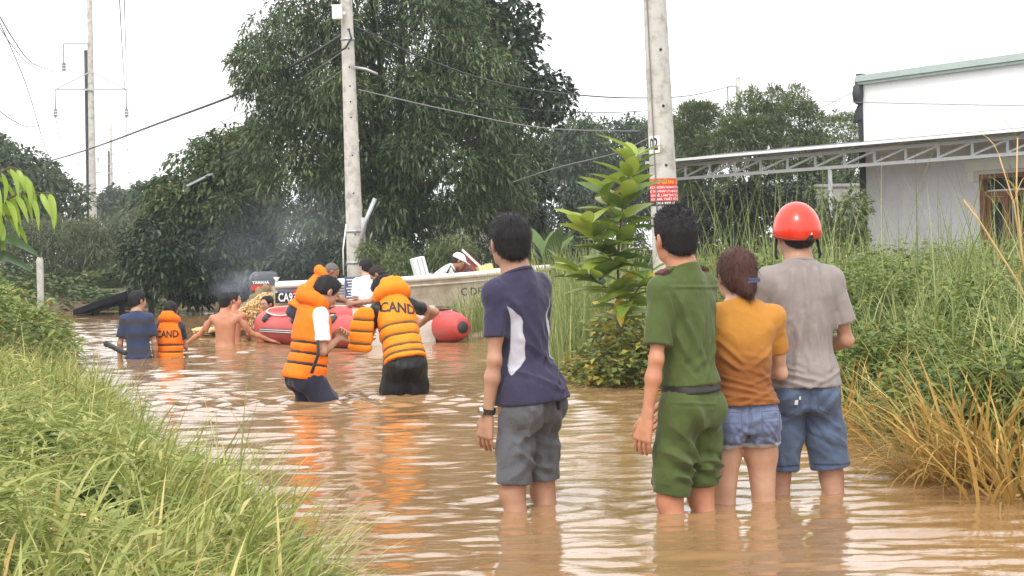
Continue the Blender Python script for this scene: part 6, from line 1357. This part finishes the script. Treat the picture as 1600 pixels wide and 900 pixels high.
oct_v = [Vector(p) for p in ((1,0,0),(-1,0,0),(0,1,0),(0,-1,0),(0,0,1),(0,0,-1))]; oct_f = [(0,2,4),(2,1,4),(1,3,4),(3,0,4),(2,0,5),(1,2,5),(3,1,5),(0,3,5)]
dm_ = MB(); bm = bmesh.new(); bmesh.ops.create_icosphere(bm, subdivisions=1, radius=1); dvv = [x.co.copy() for x in bm.verts]; dff = [[q.index for q in f.verts] for f in bm.faces]; bm.free()
for i in range(9000):
    x = g.uniform(-0.8,0.24) if i % 3 else g.normal(0.05,0.12); z = 0.05+0.55*np.clip((x+0.6)/0.8,0.1,1)*g.random()**0.5; c = Vector((x, g.normal(-0.04,0.13), z)); r = g.uniform(0.004,0.016); c.y -= 0.06; sv3 = Vector((g.uniform(0.6,1.6), 1, g.uniform(0.6,2.2)))*r; dm_.add([c+Vector((p.x*sv3.x, p.y*sv3.y, p.z*sv3.z)) for p in oct_v], oct_f)
dr_ = dm_.build('droplets', m_spl, sr, True); dr_['kind'] = 'stuff'
# ================================================================== people at the boats
def seated(B, label, loc, yaw): return empty('person', loc, yaw, label, 'person')
# G: child by the bow
B = Body(1.36, lean=R(4), hyaw=R(-25), hpitch=R(4), w=0.86, headk=1.15, armL=((-0.3,0.6,-0.8),(0.3,0.9,0.1),(0.3,0.9,0)), armR=((0.3,0.6,-0.8),(-0.3,0.9,0.1),(-0.3,0.9,0)))
c = P(420, 470, 25.0); root = empty('person', (c.x, c.y, -0.80), R(165), 'black-haired child in orange vest facing us behind the red bow', 'person')
quick(B, root, S_tan, Hr_black, 0.010, f_dgrey, dict(hem=0.0, sleeve=0.6), f_navyt, None, True); vest(B, root, 0.010, zs=(0.22,0.1))
# H: grizzled man seated in the inflatable
B = Body(1.66, lean=R(38), hyaw=R(0), hpitch=R(12), armL=((-0.1,0.7,-0.7),(0.1,0.9,-0.3),(0.1,0.9,-0.2)), armR=((0.1,0.7,-0.7),(-0.05,0.9,-0.3),(0,0.9,-0.2)), legL=((-0.12,0.40,0.93),(-0.12,0.36,0.50)), legR=((0.12,0.40,0.93),(0.12,0.36,0.50)))
c = P(466, 455, 22.6); root = empty('person', (c.x, c.y, -0.46), R(-72), 'grizzled man in orange vest leaning right inside the inflatable', 'person')
quick(B, root, S_brown, Hr_grey, 0.009, f_navyt, dict(hem=0.0, sleeve=0.9), f_navyt, dict(legz=0.55), True, dict(thick=0.004, front=0.03), 300); vest(B, root, 0.009, zs=(0.24,0.12), tall=False)
# I: man behind the boat, back of head
B = Body(1.68, hyaw=R(18), hpitch=R(4))
c = P(573, 440, 24.6); root = empty('person', (c.x, c.y, -0.60), R(15), 'black-haired man with pale collar standing beyond the inflatable by the notice board', 'person')
quick(B, root, S_fair, Hr_black, 0.010, f_whitet, dict(hem=-0.02, sleeve=0.7), f_navyt)
# K: crouching on the motor boat
B = Body(1.58, lean=R(52), hyaw=R(0), hpitch=R(-20), fem=True, armL=((-0.1,0.4,-1),(0,0.15,-1),(0,0.3,-1)), armR=((0.12,0.35,-1),(0,0.1,-1),(0,0.3,-1)), legL=((-0.12,0.36,0.98),(-0.12,0.2,0.62)), legR=((0.12,0.36,0.98),(0.12,0.2,0.62)))
c = P(668, 425, 26.8); root = empty('person', (c.x, c.y, -0.24), R(-80), 'person in pale singlet and white cap crouching on the motor boat', 'person')
quick(B, root, S_brown, Hr_dbrown, 0.010, f_pale, dict(hem=0.0, sleeve=0.3), f_dgrey, dict(legz=0.62), True)
v = Vol(B.hp(0,0,0.15)-0.2, B.hp(0,0,0.15)+0.2, 0.009); v.ell(B.hp(0,-0.01,0.16), np.array([0.098,0.115,0.090])*B.hk, B.Hd, 0.01); v.cone(B.hp(0,0.08,0.165), B.hp(0,0.15,0.155), 0.06, 0.05, 0.02, flat=B.Hd@np.array([0,0,1.0]), q=5); v.plane(B.hp(0,0,0.135), B.Hd@np.array([0,0,-1.0])); solid('cap', v, f_whitet, root, 1, lambda V, N: wave_noise(V, 60, 2)*0.006)

# J: brown-haired helper in the inflatable
B = Body(1.60, lean=R(30), hyaw=R(5), hpitch=R(18), armL=((-0.1,0.7,-0.7),(0.1,0.9,-0.1),(0.1,0.9,0)), armR=((0.1,0.7,-0.7),(-0.1,0.9,-0.1),(-0.1,0.9,0)), legL=((-0.12,0.40,0.93),(-0.12,0.36,0.50)), legR=((0.12,0.40,0.93),(0.12,0.36,0.50)))
c = P(632, 455, 22.5); root = empty('person', (c.x, c.y, -0.50), R(75), 'brown-haired helper in the inflatable, facing left, half hidden by the bending rescuer', 'person')
quick(B, root, S_tan, Hr_dbrown, 0.010, f_dgrey, dict(hem=0.0, sleeve=0.6), f_navyt, dict(legz=0.55), True)
# ================================================================== single plants with big leaves
def big_leaf(name, L, W, mat, fold=0.12, droop=0.25, n=8, wave=0.02):
    """one broad leaf along +y, midrib folded, tapering, real outline"""
    V = []; F = []
    for i in range(n+1):
        t = i/n; w = W*0.5*(math.sin(math.pi*t**0.75)**0.8)+0.001; z = -droop*L*t*t
        for j, u in enumerate((-1,-0.5,0,0.5,1)): V.append((u*w, L*t, z+abs(u)*w*fold*2+wave*L*math.sin(t*9+u*2)*abs(u)*0.3))
    for i in range(n):
        for j in range(4): a = i*5+j; F.append((a, a+1, a+6, a+5))
    me = bpy.data.meshes.new(name); me.from_pydata(V, [], F); a = me.attributes.new('rnd', 'FLOAT', 'POINT'); a.data.foreach_set('value', np.full(len(V), 0.5, np.float32)); me.update(); me.materials.append(mat); me.polygons.foreach_set('use_smooth', np.ones(len(F), bool)); return me
def set_leaf(me, parent, p, dirv, roll=0.0, s=1.0, name='leaf'):
    o = bpy.data.objects.new(name, me); col.objects.link(o); o.parent = parent; o.location = p
    d = Vector(dirv).normalized(); z = Vector((0,0,1)); x = d.cross(z).normalized() if abs(d.z) < 0.98 else Vector((1,0,0)); z = x.cross(d)
    M = Matrix((x, d, z)).transposed() @ Matrix.Rotation(roll, 3, 'Y'); o.rotation_euler = M.to_euler(); o.scale = (s,s,s); return o
def fl(name, c): return foliage(name, [(0,c),(1,c)], 0.35, 0.35, 0.5)
L1 = [fl('sapling_leaf_green', (0.19,0.27,0.045)), fl('sapling_leaf_deep', (0.11,0.175,0.04)), fl('sapling_leaf_light', (0.32,0.40,0.07)), fl('sapling_leaf_yellow', (0.55,0.42,0.04))]
lm_ = [big_leaf('leaf', 0.33, 0.125, m, 0.15, 0.18) for m in L1]
b = P(972, 590, 14.6); b.z = float(ground_h(b.x, b.y)); root = empty('sapling', b, 0, 'leafy sapling with broad upright leaves and a yellow leaf, left of the near pole', 'plant')
g = np.random.default_rng(77)
def stem(pts, r0, r1, mat): q = catmull(pts, 5); MB().tube(q, [r0+(r1-r0)*i/(len(q)-1) for i in range(len(q))], 7).build('stem', mat, root, True); return q
m_stem = plain('sapling_stem', (0.12,0.075,0.045), 0.8, var=0.3)
main = stem([P(972,600,14.6)-b, P(968,500,14.6)-b, P(966,400,14.6)-b, P(975,310,14.55)-b, P(992,240,14.5)-b], 0.014, 0.006, m_stem)
br1 = stem([P(968,490,14.6)-b, P(995,455,14.5)-b, P(1012,430,14.4)-b], 0.008, 0.004, m_stem)
br2 = stem([P(967,420,14.6)-b, P(940,385,14.5)-b, P(915,350,14.4)-b], 0.007, 0.004, m_stem)
br3 = stem([P(970,350,14.6)-b, P(950,320,14.7)-b, P(940,290,14.7)-b], 0.006, 0.003, m_stem)
def leaf_on(q, i0, n, up, s0=1.0):
    for k in range(n):
        i = min(len(q)-1, i0+int((len(q)-1-i0)*(k/(max(1,n-1))))); t = i/(len(q)-1); a = k*2.4+g.uniform(-0.4,0.4)
        d = Vector((math.cos(a), math.sin(a)*0.8, up*(0.1+0.75*t)+g.normal(0,0.15)))
        mi = g.choice(4, p=[0.45,0.28,0.22,0.05]) if t < 0.75 else g.choice(4, p=[0.35,0.05,0.60,0.0])
        set_leaf(lm_[mi], root, q[i], d, g.uniform(-0.5,0.5), s0*g.uniform(0.75,1.15))
leaf_on(main, 5, 52, 0.9); leaf_on(br1, 1, 9, 0.6); leaf_on(br2, 1, 26, 0.8, 1.0); br4 = stem([P(968,470,14.6)-b, P(935,440,14.5)-b, P(905,425,14.45)-b], 0.006, 0.003, m_stem); leaf_on(br4, 1, 18, 0.7, 1.0); leaf_on(br3, 1, 14, 1.0, 0.9)
set_leaf(lm_[3], root, P(967,465,14.58)-b, (0.05,-0.6,-1), 0, 0.75)
# banana plants behind
bl1 = big_leaf('leaf', 1.15, 0.30, fl('banana_leaf', (0.055,0.11,0.04)), 0.12, 0.35, 12, 0.04); bl2 = big_leaf('leaf', 1.0, 0.28, fl('banana_leaf_light', (0.12,0.20,0.05)), 0.14, 0.30, 12, 0.04)
for (px, py, d, lab, sc, n) in ((915,470,24,'banana plant with upright blue-green leaves behind the sapling',0.7,6), (855,470,31,'banana plant far back under the rubber trees',1.1,7)):
    b = P(px, py, d); b.z = float(max(-0.1, ground_h(b.x, b.y))); root = empty('banana_plant', b, 0, lab, 'plant', 'banana plants')
    MB().tube([(0,0,-0.2),(0.02,0,0.4*sc),(0,0,0.9*sc)], [0.07,0.06,0.035], 10).build('stem', plain('banana_stem', (0.16,0.20,0.07), 0.6, var=0.2), root, True)
    for k in range(n):
        a = k*2.4+px; set_leaf(bl1 if k % 3 else bl2, root, (0,0,0.75*sc+0.03*k), (math.cos(a)*0.55, math.sin(a)*0.55, 1.0), g.uniform(-0.6,0.6), sc*g.uniform(0.75,1.1))
# bright compound-leaved plant at the left edge, near the camera
m_cas = fl('cassava_leaf', (0.30,0.42,0.06)); m_casd = fl('cassava_leaf_dark', (0.05,0.10,0.03))
ll = big_leaf('leaflet', 0.26, 0.055, m_cas, 0.12, 0.45, 8, 0.02); ld = big_leaf('leaf', 0.5, 0.22, m_casd, 0.12, 0.5, 8, 0.03)
b = P(-60, 470, 12.0); b.z = float(ground_h(b.x, b.y)); root = empty('drooping_leaf_plant', b, 0, 'bright green plant with drooping leaflets at the left picture edge', 'plant')
for (pts, n) in (([(-60,470),(-50,380),(-25,300),(15,262),(45,280)], 13), ([(-60,470),(-55,390),(-20,335),(25,305),(78,302)], 13), ([(-60,470),(-50,420),(-25,375),(10,335)], 8)):
    q = catmull([P(x,y,12.0+0.05*i)-b for i, (x,y) in enumerate(pts)], 6); MB().tube(q, [0.012-0.008*i/(len(q)-1) for i in range(len(q))], 6).build('stem', m_stem, root, True)
    for k in range(n):
        i = len(q)//2+int((len(q)-1-len(q)//2)*k/(n-1)); s = 1 if k % 2 else -1; t = (q[min(i+1,len(q)-1)]-q[i-1]).normalized()
        set_leaf(ll, root, q[i], Vector((t.x*0.6+g.normal(0,0.15), s*0.6, -0.75+g.normal(0,0.15))), g.uniform(-0.6,0.6), g.uniform(0.7,1.05), 'leaflet')
for (x, y, dx) in ((-20,375,0.9),(-30,400,0.8)): set_leaf(ld, root, P(x,y,12.1)-b, (dx,-0.2,0.1), 0.3, 0.7)
# ================================================================== moist air, and exhaust smoke by the outboard
hz = MB().box((0, 190, 8.0), (420, 420, 20.0)).build('haze', None, None); tag(hz, 'thin pale haze over the flooded road', 'haze', kind='stuff')
m = bpy.data.materials.new('haze_air'); m.use_nodes = True; n = m.node_tree.nodes; n.remove(n['Principled BSDF']); pv_ = n.new('ShaderNodeVolumePrincipled')
pv_.inputs['Color'].default_value = (0.93,0.95,1.0,1); pv_.inputs['Density'].default_value = 0.0009; pv_.inputs['Anisotropy'].default_value = 0.2
m.node_tree.links.new(pv_.outputs[0], n['Material Output'].inputs['Volume']); hz.data.materials.append(m)

def smoke_puff(label, c, r, dens, seed):
    bm = bmesh.new(); bmesh.ops.create_icosphere(bm, subdivisions=3, radius=1.0); me = bpy.data.meshes.new('exhaust_smoke'); bm.to_mesh(me); bm.free()
    o = obj('exhaust_smoke', me, None, None); o.location = c; o.scale = r; tag(o, label, 'smoke', kind='stuff')
    m = bpy.data.materials.new('smoke_air'); m.use_nodes = True; n = m.node_tree.nodes; l = m.node_tree.links; n.remove(n['Principled BSDF'])
    pv = n.new('ShaderNodeVolumePrincipled'); pv.inputs['Color'].default_value = (0.80,0.86,1.0,1)
    tc = n.new('ShaderNodeTexCoord'); nz = n.new('ShaderNodeTexNoise'); nz.inputs['Scale'].default_value = 1.6; nz.inputs['Detail'].default_value = 3; l.new(tc.outputs['Object'], nz.inputs['Vector'])
    ln = n.new('ShaderNodeVectorMath'); ln.operation = 'LENGTH'; l.new(tc.outputs['Object'], ln.inputs[0])
    f = n.new('ShaderNodeMapRange'); f.inputs['From Min'].default_value = 1.0; f.inputs['From Max'].default_value = 0.2; l.new(ln.outputs['Value'], f.inputs['Value'])
    r2 = n.new('ShaderNodeMapRange'); r2.inputs['From Min'].default_value = 0.38; r2.inputs['From Max'].default_value = 0.70; l.new(nz.outputs['Fac'], r2.inputs['Value'])
    mu = n.new('ShaderNodeMath'); mu.operation = 'MULTIPLY'; l.new(f.outputs[0], mu.inputs[0]); l.new(r2.outputs[0], mu.inputs[1])
    mu2 = n.new('ShaderNodeMath'); mu2.operation = 'MULTIPLY'; mu2.inputs[1].default_value = dens; l.new(mu.outputs[0], mu2.inputs[0]); l.new(mu2.outputs[0], pv.inputs['Density'])
    l.new(pv.outputs[0], n['Material Output'].inputs['Volume']); me.materials.append(m)
smoke_puff('bluish exhaust smoke hanging low left of the outboard motor', P(372,446,28.5), (0.55,0.5,0.35), 1.2, 1)
smoke_puff('faint blue smoke drifting up in front of the mango tree', P(440,370,30.3), (1.9,1.0,1.1), 0.22, 2)
